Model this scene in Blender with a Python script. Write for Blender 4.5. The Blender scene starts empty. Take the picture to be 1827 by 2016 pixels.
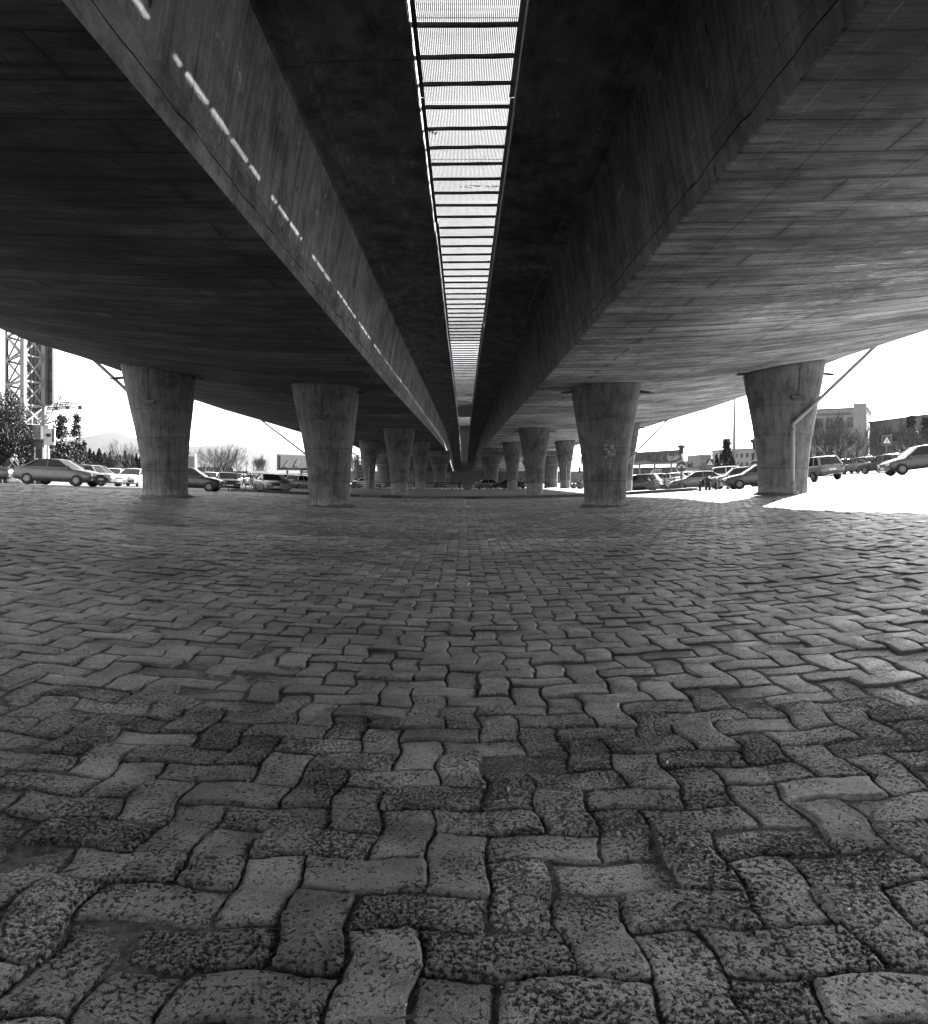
import bpy, math, random, bmesh
from math import sin, cos, pi, sqrt, radians, atan2, exp, floor
from mathutils import Vector, Matrix, noise as mnoise

# ------------------------------------------------------------------ camera, light, exposure
scene = bpy.context.scene
EYE = 1.2
cam_d = bpy.data.cameras.new("camera"); cam = bpy.data.objects.new("camera", cam_d)
scene.collection.objects.link(cam)
cam.location = (0, 0, EYE); cam.rotation_euler = (radians(90), 0, 0)
cam_d.sensor_fit = 'HORIZONTAL'; cam_d.sensor_width = 36.0
cam_d.lens = 36.0 * 1500 / 1827
cam_d.shift_y = -(1008 - 942) / 1827
cam_d.clip_start = 0.05; cam_d.clip_end = 9000
scene.camera = cam

SUN_AZ = radians(36)          # to the right of the view direction (+Y)
SUN_EL = math.atan(0.81 * sin(SUN_AZ))
world = bpy.data.worlds.new("World"); scene.world = world; world.use_nodes = True
wn = world.node_tree; wn.nodes.clear()
sky = wn.nodes.new('ShaderNodeTexSky'); sky.sky_type = 'NISHITA'; sky.sun_disc = False
sky.sun_elevation = SUN_EL; sky.sun_rotation = SUN_AZ
sky.air_density = 1.6; sky.dust_density = 1.2; sky.ozone_density = 1.0
bw = wn.nodes.new('ShaderNodeRGBToBW')
# thin bright cloud veil of a winter day
tc = wn.nodes.new('ShaderNodeTexCoord'); mp = wn.nodes.new('ShaderNodeMapping'); mp.inputs['Scale'].default_value = (1, 1, 3.0)
nz = wn.nodes.new('ShaderNodeTexNoise'); nz.inputs['Scale'].default_value = 2.2; nz.inputs['Detail'].default_value = 6
mr = wn.nodes.new('ShaderNodeMapRange'); mr.inputs['From Min'].default_value = .4; mr.inputs['From Max'].default_value = .7
mr.inputs['To Min'].default_value = 0.92; mr.inputs['To Max'].default_value = 1.25
mu = wn.nodes.new('ShaderNodeMath'); mu.operation = 'MULTIPLY'
bg = wn.nodes.new('ShaderNodeBackground'); bg.inputs['Strength'].default_value = 0.07
wo = wn.nodes.new('ShaderNodeOutputWorld')
wn.links.new(sky.outputs[0], bw.inputs[0]); wn.links.new(tc.outputs['Generated'], mp.inputs[0])
wn.links.new(mp.outputs[0], nz.inputs['Vector']); wn.links.new(nz.outputs['Fac'], mr.inputs['Value'])
wn.links.new(bw.outputs[0], mu.inputs[0]); wn.links.new(mr.outputs[0], mu.inputs[1])
wn.links.new(mu.outputs[0], bg.inputs['Color']); wn.links.new(bg.outputs[0], wo.inputs['Surface'])
sun_d = bpy.data.lights.new("sun", 'SUN'); sun_d.energy = 5.0; sun_d.angle = radians(0.53); sun_d.color = (1, 1, 1)
sun = bpy.data.objects.new("sun", sun_d); scene.collection.objects.link(sun)
sdir = Vector((sin(SUN_AZ) * cos(SUN_EL), cos(SUN_AZ) * cos(SUN_EL), sin(SUN_EL)))
sun.rotation_euler = sdir.to_track_quat('Z', 'Y').to_euler(); sun.location = sdir * 60
vs = scene.view_settings
scene.display_settings.display_device = 'sRGB'
vs.view_transform = 'Standard'; vs.look = 'None'; vs.gamma = 1; vs.use_curve_mapping = False
vs.exposure = 2.9
scene.cycles.max_bounces = 7; scene.cycles.diffuse_bounces = 4; scene.cycles.glossy_bounces = 3
scene.cycles.transparent_max_bounces = 12; scene.cycles.use_denoising = True
scene.cycles.caustics_reflective = False; scene.cycles.caustics_refractive = False

# ------------------------------------------------------------------ helpers
RNG = random.Random(7)
COL = scene.collection
class MB:
    def __init__(s): s.v = []; s.f = []; s.m = []; s.cur = 0; s.sm = []; s.smooth = False
    def add(s, vs_, fs):
        o = len(s.v); s.v.extend([tuple(p) for p in vs_])
        for f in fs: s.f.append([i + o for i in f]); s.m.append(s.cur); s.sm.append(s.smooth)
        return s
    def box(s, c, d, M=None, taper=1.0):
        x, y, z = d[0] / 2, d[1] / 2, d[2] / 2
        p = [(-x, -y, -z), (x, -y, -z), (x, y, -z), (-x, y, -z), (-x * taper, -y * taper, z), (x * taper, -y * taper, z), (x * taper, y * taper, z), (-x * taper, y * taper, z)]
        if M is not None: p = [M @ Vector(q) for q in p]
        p = [(q[0] + c[0], q[1] + c[1], q[2] + c[2]) for q in p]
        return s.add(p, [(0, 3, 2, 1), (4, 5, 6, 7), (0, 1, 5, 4), (1, 2, 6, 5), (2, 3, 7, 6), (3, 0, 4, 7)])
    def bar(s, a, b, w, h=None, up=(0, 0, 1)):
        h = h or w; a = Vector(a); b = Vector(b); d = (b - a).normalized(); u = Vector(up)
        if abs(d.dot(u)) > .98: u = Vector((1, 0, 0))
        r = d.cross(u).normalized(); u = r.cross(d)
        p = []
        for q in (a, b):
            for i, j in ((-1, -1), (1, -1), (1, 1), (-1, 1)): p.append(q + r * (i * w / 2) + u * (j * h / 2))
        return s.add(p, [(0, 3, 2, 1), (4, 5, 6, 7), (0, 1, 5, 4), (1, 2, 6, 5), (2, 3, 7, 6), (3, 0, 4, 7)])
    def tube(s, pts, rad, n=8, cap=True):
        pts = [Vector(p) for p in pts]
        if not isinstance(rad, (list, tuple)): rad = [rad] * len(pts)
        vs_ = []; fs = []; prev = None
        for i, p in enumerate(pts):
            d = (pts[min(i + 1, len(pts) - 1)] - pts[max(i - 1, 0)])
            d = d.normalized() if d.length > 1e-9 else Vector((0, 0, 1))
            if prev is None:
                u = Vector((0, 0, 1)) if abs(d.z) < .9 else Vector((1, 0, 0)); r = d.cross(u).normalized()
            else: r = (prev - d * prev.dot(d)).normalized()
            prev = r; u = d.cross(r)
            for k in range(n):
                a = 2 * pi * k / n; vs_.append(p + (r * cos(a) + u * sin(a)) * rad[i])
        for i in range(len(pts) - 1):
            for k in range(n): fs.append((i * n + k, i * n + (k + 1) % n, (i + 1) * n + (k + 1) % n, (i + 1) * n + k))
        if cap and n > 3: fs.append(tuple(range(n))[::-1]); fs.append(tuple(range((len(pts) - 1) * n, len(pts) * n)))
        return s.add(vs_, fs)
    def lathe(s, prof, n=24, c=(0, 0, 0), caps=True):
        vs_ = [(c[0] + r * cos(2 * pi * k / n), c[1] + r * sin(2 * pi * k / n), c[2] + z) for r, z in prof for k in range(n)]
        fs = [(i * n + k, i * n + (k + 1) % n, (i + 1) * n + (k + 1) % n, (i + 1) * n + k) for i in range(len(prof) - 1) for k in range(n)]
        if caps: fs.append(tuple(range(n))[::-1]); fs.append(tuple(range((len(prof) - 1) * n, len(prof) * n)))
        return s.add(vs_, fs)
    def loft(s, rings, closed=True, caps=True):
        n = len(rings[0]); vs_ = [p for r in rings for p in r]; fs = []
        for i in range(len(rings) - 1):
            for k in range(n if closed else n - 1): fs.append((i * n + k, i * n + (k + 1) % n, (i + 1) * n + (k + 1) % n, (i + 1) * n + k))
        if caps: fs.append(tuple(range(n))[::-1]); fs.append(tuple(range((len(rings) - 1) * n, len(rings) * n)))
        return s.add(vs_, fs)
    def prism(s, poly, axis, a, b):
        def P(u, w, t): return {'x': (t, u, w), 'y': (u, t, w), 'z': (u, w, t)}[axis]
        n = len(poly); vs_ = [P(u, w, a) for u, w in poly] + [P(u, w, b) for u, w in poly]
        fs = [tuple(range(n))[::-1], tuple(range(n, 2 * n))] + [(k, (k + 1) % n, n + (k + 1) % n, n + k) for k in range(n)]
        return s.add(vs_, fs)
    def mesh(s, name):
        me = bpy.data.meshes.new(name); me.from_pydata(s.v, [], s.f)
        if any(s.m): me.polygons.foreach_set('material_index', s.m)
        if any(s.sm): me.polygons.foreach_set('use_smooth', s.sm)
        me.update(); return me
    def build(s, name, mats, parent=None, fixn=True, bevel=0, smooth=None):
        me = s.mesh(name)
        if fixn:
            bm = bmesh.new(); bm.from_mesh(me); bmesh.ops.recalc_face_normals(bm, faces=bm.faces); bm.to_mesh(me); bm.free()
        if not isinstance(mats, (list, tuple)): mats = [mats]
        for m in mats: me.materials.append(m)
        o = bpy.data.objects.new(name, me); COL.objects.link(o)
        if parent is not None: o.parent = parent
        if bevel:
            md = o.modifiers.new('bevel', 'BEVEL'); md.width = bevel; md.segments = 2; md.limit_method = 'ANGLE'
        if smooth is not None: me.shade_smooth() if smooth else me.shade_flat()
        return o
def tag(o, label, cat, group=None, kind=None):
    o['label'] = label; o['category'] = cat
    if group: o['group'] = group
    if kind: o['kind'] = kind
    return o
def struct(o, kind='structure'): o['kind'] = kind; return o
def empty(name, loc=(0, 0, 0), rz=0, label=None, cat=None, group=None):
    o = bpy.data.objects.new(name, None); COL.objects.link(o); o.location = loc; o.rotation_euler = (0, 0, rz); o.empty_display_size = .2
    if label: tag(o, label, cat, group)
    return o
def copy_tree(o, parent=None):
    c = o.copy(); COL.objects.link(c)
    if parent is not None: c.parent = parent
    for ch in o.children: copy_tree(ch, c)
    return c
def dup(o, loc, rz=None, scale=None, label=None, group=None):
    c = copy_tree(o); c.location = loc
    if rz is not None: c.rotation_euler = (0, 0, rz)
    if scale is not None: c.scale = (scale,) * 3 if not isinstance(scale, (tuple, list)) else scale
    if label: c['label'] = label
    if group: c['group'] = group
    return c
def lerp(t, tab):
    if t <= tab[0][0]: return tab[0][1]
    for (a, va), (b, vb) in zip(tab, tab[1:]):
        if t <= b:
            k = (t - a) / (b - a); return va + (vb - va) * k
    return tab[-1][1]
def sstep(a, b, x):
    t = min(1, max(0, (x - a) / (b - a))); return t * t * (3 - 2 * t)
def nz3(x, y, z=0): return mnoise.noise(Vector((x, y, z)))

# the ground is a shallow valley along the bridge: it falls a little under it and rises to both sides
def gz(X, Y):
    R = min(140, sqrt(Y * Y + 9)); s = .122 * X * X / R
    if X < 0:
        if s > .45: s = .45 + (s - .45) * .5
        C = 1.25
    else:
        if s > .5: s = .5 + (s - .5) * .85
        C = 3.6
    if s > .6 * C: s = .6 * C + .4 * C * (1 - exp(-(s - .6 * C) / (.4 * C)))
    zb = -.31 * sstep(32, 62, Y)
    return s + zb
def at(x, Y): return (x - 914) / 1500 * Y      # photo column (1827 wide) -> X at depth Y
def zt(y, Y): return EYE + (942 - y) / 1500 * Y   # photo row -> height at depth Y

# ------------------------------------------------------------------ materials
def M_(name):
    m = bpy.data.materials.new(name); m.use_nodes = True; nt = m.node_tree; nt.nodes.clear()
    out = nt.nodes.new('ShaderNodeOutputMaterial'); b = nt.nodes.new('ShaderNodeBsdfPrincipled')
    nt.links.new(b.outputs[0], out.inputs[0]); return m, nt, b, out
class N:
    def __init__(s, nt): s.nt = nt
    def __call__(s, t, **kw):
        n = s.nt.nodes.new('ShaderNode' + t)
        for k, v in kw.items():
            if k.startswith('i_'): n.inputs[k[2:].replace('_', ' ')].default_value = v
            else: setattr(n, k, v)
        return n
    def l(s, a, b): s.nt.links.new(a, b)
    def coord(s, kind='Object', scale=(1, 1, 1)):
        t = s('TexCoord'); m = s('Mapping'); m.inputs['Scale'].default_value = scale; s.l(t.outputs[kind], m.inputs[0]); return m.outputs[0]
    def noise(s, vec, sc, det=4, rough=.55):
        n = s('TexNoise'); n.inputs['Scale'].default_value = sc; n.inputs['Detail'].default_value = det; n.inputs['Roughness'].default_value = rough
        s.l(vec, n.inputs['Vector']); return n.outputs['Fac']
    def mr(s, v, a, b, c, d):
        n = s('MapRange'); s.l(v, n.inputs['Value'])
        for k, x in zip(('From Min', 'From Max', 'To Min', 'To Max'), (a, b, c, d)): n.inputs[k].default_value = x
        return n.outputs[0]
    def math(s, op, a, b=None):
        n = s('Math', operation=op)
        for i, x in enumerate((a, b)):
            if x is None: continue
            if isinstance(x, (int, float)): n.inputs[i].default_value = x
            else: s.l(x, n.inputs[i])
        return n.outputs[0]
    def bump(s, h, strength, dist, nrm=None):
        n = s('Bump'); n.inputs['Strength'].default_value = strength; n.inputs['Distance'].default_value = dist; s.l(h, n.inputs['Height'])
        if nrm: s.l(nrm, n.inputs['Normal'])
        return n.outputs[0]
def plain(name, v, rough=.6, metal=0, var=.12, sc=6, spec=.5, coat=0, bumpy=0):
    m, nt, b, out = M_(name); n = N(nt)
    c = n.coord(); a = n.noise(c, sc, 5); val = n.mr(a, .3, .7, v * (1 - var), v * (1 + var))
    n.l(val, b.inputs['Base Color']); b.inputs['Roughness'].default_value = rough; b.inputs['Metallic'].default_value = metal
    b.inputs['Specular IOR Level'].default_value = spec; b.inputs['Coat Weight'].default_value = coat
    if bumpy: n.l(n.bump(n.noise(c, sc * 6, 4), .5, bumpy), b.inputs['Normal'])
    return m
def concrete(name, v, board=None, streak=(1, 1, 1), con=1.0):
    """weathered cast concrete; board = (along x, along y) size of the formwork panels"""
    m, nt, b, out = M_(name); n = N(nt)
    c = n.coord(); cs = n.coord('Object', streak)
    big = n.noise(c, .35, 5, .6); med = n.noise(cs, 2.2, 6, .65); fine = n.noise(c, 38, 4, .6)
    v1 = n.mr(big, .34, .66, 1 - .42 * con, 1 + .32 * con); v2 = n.mr(med, .28, .72, 1 - .42 * con, 1 + .3 * con); v3 = n.mr(fine, .3, .7, .88, 1.12)
    val = n.math('MULTIPLY', n.math('MULTIPLY', v1, v2), v3); h = n.math('MULTIPLY', fine, .25)
    if board:
        wob = n('VectorMath', operation='ADD'); wn_ = n('TexNoise'); wn_.inputs['Scale'].default_value = .7; wn_.inputs['Detail'].default_value = 3; n.l(c, wn_.inputs['Vector'])
        ws = n('VectorMath', operation='SCALE'); ws.inputs['Scale'].default_value = .07; n.l(wn_.outputs['Color'], ws.inputs[0]); n.l(c, wob.inputs[0]); n.l(ws.outputs[0], wob.inputs[1]); cw = wob.outputs[0]
        def brick(w, r, off, mort, c1, c2, cm, sm=.3):
            br = n('TexBrick'); br.offset = off; br.squash = 1; n.l(cw, br.inputs['Vector']); br.inputs['Scale'].default_value = 1.0
            br.inputs['Brick Width'].default_value = w; br.inputs['Row Height'].default_value = r; br.inputs['Mortar Size'].default_value = mort; br.inputs['Mortar Smooth'].default_value = sm
            for k, q in (('Color1', c1), ('Color2', c2), ('Mortar', cm)): br.inputs[k].default_value = (q, q, q, 1)
            g = n('RGBToBW'); n.l(br.outputs['Color'], g.inputs[0]); return g.outputs[0], br.outputs['Fac']
        g1, f1 = brick(7.7, board[1], .43, .017, .80, 1.16, .30); g2, f2 = brick(board[0], 60, 0, .009, 1, 1, .32); g3, f3 = brick(9.1, board[1] / 4.1, .31, .004, .95, 1.05, .80)
        val = n.math('MULTIPLY', n.math('MULTIPLY', val, g1), n.math('MULTIPLY', g2, g3)); h = n.math('SUBTRACT', h, n.math('ADD', f1, n.math('MULTIPLY', f2, .7)))
        # dark water marks that run along the boards, and pale scuffs
        dk = n.noise(n.coord('Object', (.55, 5.5, 1)), 1.1, 7, .62); val = n.math('MULTIPLY', val, n.mr(dk, .52, .64, 1, .42)); val = n.math('MULTIPLY', val, n.mr(dk, .34, .40, 1.3, 1)); dk2 = n.noise(n.coord('Object', (1.2, 14, 1)), 1.3, 5, .6); val = n.math('MULTIPLY', val, n.mr(dk2, .60, .66, 1, .5))
        bl = n.noise(n.coord('Object', (.5, 1, 1)), .55, 6, .7); val = n.math('MULTIPLY', val, n.mr(bl, .42, .56, .55, 1.2)); sc_ = n.noise(n.coord('Object', (1, 1.6, 1)), 3.1, 6, .7); val = n.math('MULTIPLY', val, n.mr(sc_, .60, .70, 1, 1.45)); val = n.math('MULTIPLY', val, n.mr(sc_, .28, .36, .6, 1))
    if board:
        shp = n.noise(n.coord('Object', (1.6, 20, 1)), 1.1, 8, .72); val = n.math('MULTIPLY', val, n.mr(shp, .40, .62, 1.14, .72)); g4, f4 = brick(7.7, board[1], .43, .16, 1.04, 1.04, .70, 1.0); val = n.math('MULTIPLY', val, g4)
        blot = n.noise(c, 1.3, 8, .75); val = n.math('MULTIPLY', val, n.mr(blot, .53, .60, 1, .66)); chip_ = n.noise(c, 6.5, 5, .7); val = n.math('MULTIPLY', val, n.mr(chip_, .64, .68, 1, .45)); h = n.math('ADD', h, n.math('MULTIPLY', shp, 1.6))
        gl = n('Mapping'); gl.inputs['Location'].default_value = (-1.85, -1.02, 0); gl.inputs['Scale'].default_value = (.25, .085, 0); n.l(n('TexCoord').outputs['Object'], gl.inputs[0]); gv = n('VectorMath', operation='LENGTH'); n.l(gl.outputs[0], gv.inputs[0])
        glint = n.noise(n.coord('Object', (1.1, 7, 1)), 2.0, 7, .75); fm = n.math('MULTIPLY', n.mr(glint, .57, .60, 0, 1), n.mr(gv.outputs['Value'], .25, .6, 1, 0)); val = n.math('MULTIPLY', val, n.mr(fm, 0, 1, 1, 3.2))  # glancing sun glints on the right soffit, painted in as pale streaks
    else:
        ps = n('SeparateXYZ'); n.l(c, ps.inputs[0]); zz = n.math('ADD', ps.outputs[2], n.mr(n.noise(c, 3, 4), 0, 1, -.03, .03))
        for hz_, wz in ((1.02, .010), (2.25, .008), (3.3, .007)):
            dd = n.math('ABSOLUTE', n.math('SUBTRACT', zz, hz_)); val = n.math('MULTIPLY', val, n.mr(dd, wz, wz * 2.2, .55, 1)); h = n.math('ADD', h, n.mr(dd, wz, wz * 2, -.6, 0))
        drip = n.noise(n.coord('Object', (7, 7, .22)), 1.2, 6, .7); val = n.math('MULTIPLY', val, n.mr(drip, .50, .66, 1.06, .55)); blot = n.noise(c, 1.6, 7, .72); val = n.math('MULTIPLY', val, n.mr(blot, .50, .62, 1.08, .68))
        ft = n.math('ADD', ps.outputs[2], n.mr(n.noise(c, 5, 6, .7), .3, .7, -.22, .22)); val = n.math('MULTIPLY', val, n.mr(ft, .05, .42, 1.7, 1))
    vo = n('TexVoronoi', feature='F1'); vo.inputs['Scale'].default_value = 1.5; n.l(c, vo.inputs['Vector'])
    hole = n.mr(vo.outputs['Distance'], .04, .06, 0, 1); val = n.math('MULTIPLY', val, n.mr(hole, 0, 1, .3, 1)); h = n.math('ADD', h, n.math('MULTIPLY', hole, .3))
    val = n.math('MULTIPLY', val, v); n.l(val, b.inputs['Base Color']); b.inputs['Roughness'].default_value = .82
    b.inputs['Specular IOR Level'].default_value = .3
    n.l(n.bump(h, .55, .012), b.inputs['Normal']); return m
def paver_mat(real=False):
    m, nt, b, out = M_('paver_concrete_worn' if real else 'paver_concrete'); n = N(nt)
    c = n.coord(); at_ = n('Attribute'); at_.attribute_name = 'pv'; sp = n('SeparateColor'); n.l(at_.outputs['Color'], sp.inputs[0])
    tone, worn = sp.outputs[0], sp.outputs[1]
    big = n.noise(c, .55, 4, .6); dust = n.noise(c, 5, 5, .6); grit = n.noise(c, 300, 3, .75)
    pits = n.noise(c, 70, 8, .78); rough_ = n.noise(c, 18, 5, .6)
    wv = n.math('ADD', worn, n.mr(n.noise(c, 3.3, 4), .35, .65, -.35, .35)); thr = n.mr(wv, 0, 1, .38, .50); pit = n.mr(n.math('SUBTRACT', pits, thr), -.05, .02, 0, 1)       # 0 at the bottom of a pit
    ag = n('TexVoronoi', feature='F1'); ag.inputs['Scale'].default_value = 95; n.l(c, ag.inputs['Vector'])
    agg = n.math('MULTIPLY', n.mr(ag.outputs['Distance'], 0, .55, 1, 0), n.mr(worn, .45, 1, 0, 1))
    h = n.math('ADD', n.math('MULTIPLY', pit, n.mr(worn, 0, 1, .7, 1.25)), n.math('MULTIPLY', agg, .7)); h = n.math('ADD', h, n.math('MULTIPLY', grit, .3)); h = n.math('ADD', h, n.math('MULTIPLY', rough_, 1.2))
    val = n.math('MULTIPLY', n.mr(tone, -1, 1, .38, 1.22), n.mr(big, .3, .7, .70, 1.25))
    val = n.math('MULTIPLY', val, n.mr(dust, .3, .7, .75, 1.22)); val = n.math('MULTIPLY', val, n.mr(grit, .34, .66, .42, 1.62))
    val = n.math('MULTIPLY', val, n.mr(pit, 0, 1, .42, 1.1)); soil = n.noise(c, 2.6, 6, .68); val = n.math('MULTIPLY', val, n.mr(soil, .48, .64, 1.08, .52)); edge = n.math('ADD', sp.outputs[2], n.mr(rough_, .3, .7, -.35, .35)); val = n.math('MULTIPLY', val, n.mr(edge, 0, .7, .60, 1.05)); pool = n.noise(c, .19, 3, .5); val = n.math('MULTIPLY', val, n.mr(pool, .40, .58, .70, 1.10)); gr = n('Mapping'); gr.inputs['Location'].default_value = (.06, -.70, 0); gr.inputs['Scale'].default_value = (.055, .085, .1); n.l(n('TexCoord').outputs['Object'], gr.inputs[0]); wl = n('VectorMath', operation='LENGTH'); n.l(gr.outputs[0], wl.inputs[0]); st_ = n.math('ADD', wl.outputs['Value'], n.mr(n.noise(c, .6, 6, .7), .3, .7, -.4, .4)); val = n.math('MULTIPLY', val, n.mr(st_, .30, 1.0, .46, 1)); val = n.math('MULTIPLY', val, .70)  # mid-floor oval: dark blotches, plus the dimmer light there painted into the colour
    n.l(val, b.inputs['Base Color']); n.l(n.mr(dust, .3, .7, .34, .62), b.inputs['Roughness']); b.inputs['Specular IOR Level'].default_value = .5
    if real:
        d = n('Displacement'); d.inputs['Scale'].default_value = .0062; d.inputs['Midlevel'].default_value = 1.5; n.l(h, d.inputs['Height']); n.l(d.outputs[0], out.inputs['Displacement'])
        m.displacement_method = 'BOTH'
    else: n.l(n.bump(h, 1.0, .012), b.inputs['Normal'])
    return m
def paving_far_mat():
    m, nt, b, out = M_('paving_distant'); n = N(nt)
    c = n.coord(); br = n('TexBrick'); n.l(c, br.inputs['Vector']); br.inputs['Scale'].default_value = 1
    br.inputs['Brick Width'].default_value = .38; br.inputs['Row Height'].default_value = .19; br.inputs['Mortar Size'].default_value = .012
    br.inputs['Color1'].default_value = (.8, .8, .8, 1); br.inputs['Color2'].default_value = (1.2, 1.2, 1.2, 1); br.inputs['Mortar'].default_value = (.4, .4, .4, 1)
    bwv = n('RGBToBW'); n.l(br.outputs['Color'], bwv.inputs[0]); v = n.math('MULTIPLY', bwv.outputs[0], n.mr(n.noise(c, .6, 5), .3, .7, .8, 1.2))
    v = n.math('MULTIPLY', v, n.mr(n.noise(c, 30, 3), .3, .7, .85, 1.15)); n.l(n.math('MULTIPLY', v, .2), b.inputs['Base Color']); b.inputs['Roughness'].default_value = .8
    n.l(n.bump(bwv.outputs[0], .5, .01), b.inputs['Normal']); return m
def paint(name, v): 
    m, nt, b, out = M_(name); n = N(nt); c = n.coord()
    n.l(n.mr(n.noise(c, 1.6, 5), .3, .7, v * .82, v * 1.1), b.inputs['Base Color']); n.l(n.mr(n.noise(c, 3, 4), .3, .7, .22, .42), b.inputs['Roughness'])
    b.inputs['Coat Weight'].default_value = .3; b.inputs['Coat Roughness'].default_value = .08; b.inputs['Metallic'].default_value = .15; return m
def leaf_mat(name, v):
    m, nt, b, out = M_(name); n = N(nt); c = n.coord(); oi = n('ObjectInfo')
    k = n.math('MULTIPLY', n.mr(n.noise(c, 3.5, 4), .3, .7, .5 * v, 1.6 * v), n.mr(oi.outputs['Random'], 0, 1, .8, 1.2))
    n.l(k, b.inputs['Base Color']); b.inputs['Roughness'].default_value = .6
    b.inputs['Specular IOR Level'].default_value = .3; return m
MT = {}
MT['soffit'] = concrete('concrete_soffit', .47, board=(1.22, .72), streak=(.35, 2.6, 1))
MT['soffit_l'] = concrete('stained_shaded_soffit', .14, board=(1.22, .72), streak=(.35, 2.6, 1))  # darker left copy: staining, plus its weaker bounce light painted into the colour
MT['web'] = concrete('concrete_girder_face', .34, streak=(3.5, 3.5, .35))
MT['pier'] = concrete('concrete_pier', .15, streak=(2.0, 2.0, .45), con=.75)
MT['pier_base'] = plain('painted_concrete_base', .22, .85, var=.3, sc=3, bumpy=.004)
MT['paver'] = paver_mat(); MT['paver_near'] = paver_mat(True); MT['paving'] = paving_far_mat()
MT['sand'] = plain('joint_sand', .13, .95, var=.75, sc=30, bumpy=.02)
MT['asphalt'] = plain('asphalt', .13, .85, var=.22, sc=.8, bumpy=.002)
MT['dirt'] = plain('dirt_ground', .26, .95, var=.3, sc=.3)
MT['roadpaint'] = plain('road_paint', .6, .7, var=.2, sc=4)
MT['kerb_l'] = plain('kerb_faded_paint', .10, .8, var=.25, sc=4); MT['kerb_d'] = plain('kerb_black_paint', .035, .7, var=.4, sc=4)
MT['steel'] = plain('dark_steel', .05, .5, .3, var=.3); MT['galv'] = plain('galvanised_steel', .15, .45, .5, var=.2)
MT['wire'] = plain('wire_mesh', .09, .55, .3); MT['black'] = plain('black_plastic', .02, .45); MT['white'] = plain('white_paint', .6, .5, var=.06)
MT['pale'] = plain('pale_render', .2, .8, var=.1, sc=1.2); MT['grey'] = plain('grey_render', .1, .8, var=.15, sc=1); MT['dgrey'] = plain('dark_grey_paint', .06, .6, var=.2)
MT['pipe'] = plain('grey_drain_pipe', .26, .5, var=.25, sc=3); MT['rubber'] = plain('tyre_rubber', .012, .8); MT['rim'] = plain('wheel_rim', .2, .4, .5)
m, nt, b, out = M_('tinted_glass'); b.inputs['Base Color'].default_value = (.03, .03, .03, 1); b.inputs['Roughness'].default_value = .08; b.inputs['Specular IOR Level'].default_value = .35; b.inputs['Base Color'].default_value = (.012, .012, .012, 1); MT['glass'] = m
MT['lamp'] = plain('lamp_lens', .7, .15, var=.1, sc=30); MT['tail'] = plain('tail_lens', .10, .2)
MT['plate'] = plain('number_plate_white', .7, .5, var=.05)
for k, v in (('car_white', .5), ('car_silver', .17), ('car_grey', .06), ('car_dark', .03), ('car_black', .015), ('car_mid', .08)): MT[k] = paint(k + '_paint', v)
MT['bark'] = plain('bark', .06, .9, var=.3, sc=8); MT['twig'] = plain('twigs', .035, .9, var=.3, sc=3); MT['palebark'] = plain('pale_bark', .3, .9, var=.3, sc=5)
MT['leaf'] = leaf_mat('evergreen_leaves', .014); MT['leaf2'] = leaf_mat('cypress_leaves', .02); MT['leaf3'] = leaf_mat('pot_plant_leaves', .09)
MT['stone'] = plain('white_stone', .7, .8, var=.15, sc=6, bumpy=.01); MT['pot'] = plain('cast_concrete_pot', .16, .8, var=.2, sc=5, bumpy=.003)
MT['hill'] = plain('bare_hill', .012, .95, var=.2, sc=.01)
MT['skin'] = plain('skin', .15, .6, var=.05); MT['hair'] = plain('hair', .02, .6); MT['cloth_d'] = plain('dark_cloth', .015, .9, var=.2, sc=9); MT['cloth_g'] = plain('grey_cloth', .05, .9, var=.2, sc=9); MT['cloth_l'] = plain('pale_cloth', .25, .9, var=.15, sc=9)

# ------------------------------------------------------------------ ground sheets
def sheet(name, xs, ys, mat, off, keep=None, h=gz):
    mb = MB(); mb.smooth = True; nx, ny = len(xs), len(ys)
    vs_ = [(x, y, h(x, y) + off) for y in ys for x in xs]
    fs = []
    for j in range(ny - 1):
        for i in range(nx - 1):
            if keep and not keep((xs[i] + xs[i + 1]) / 2, (ys[j] + ys[j + 1]) / 2): continue
            fs.append((j * nx + i, j * nx + i + 1, (j + 1) * nx + i + 1, (j + 1) * nx + i))
    mb.add(vs_, fs); return mb.build(name, mat, fixn=False)
def rng(a, b, st):
    n = max(1, int(round((b - a) / st))); return [a + (b - a) * i / n for i in range(n + 1)]
xs = sorted(set([-4000, -1800, -900, -500, -300, -200] + rng(-150, -50, 10) + rng(-50, 50, 1.5) + rng(50, 150, 10) + [200, 300, 500, 900, 1800, 4000]))
ys = sorted(set([-400, -150, -60] + rng(-30, 120, 1.5) + rng(120, 300, 15) + [400, 600, 900, 1500, 3000, 6000]))
struct(sheet('ground', xs, ys, MT['dirt'], -.055))
EDGE = 37.0
def edge_y(x): return 36.5 + (.0 if x < 0 else 1.5)
KERB_Y = 54.0; KERB_X = 16.6
def paved(x, y):
    if y < edge_y(x): return True
    return abs(x) < KERB_X + .4 and y < KERB_Y
xr = rng(-90, 90, 1.0)
struct(sheet('road', xr, rng(34, 150, 1.0), MT['asphalt'], -.012, keep=lambda x, y: not (y < edge_y(x) + .0 and True) and not (abs(x) < KERB_X and y < 92)))
struct(sheet('paving_bed', rng(-46, 46, .5), rng(-12, 55, .5), MT['sand'], -.0135, keep=lambda x, y: paved(x, y)))
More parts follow.
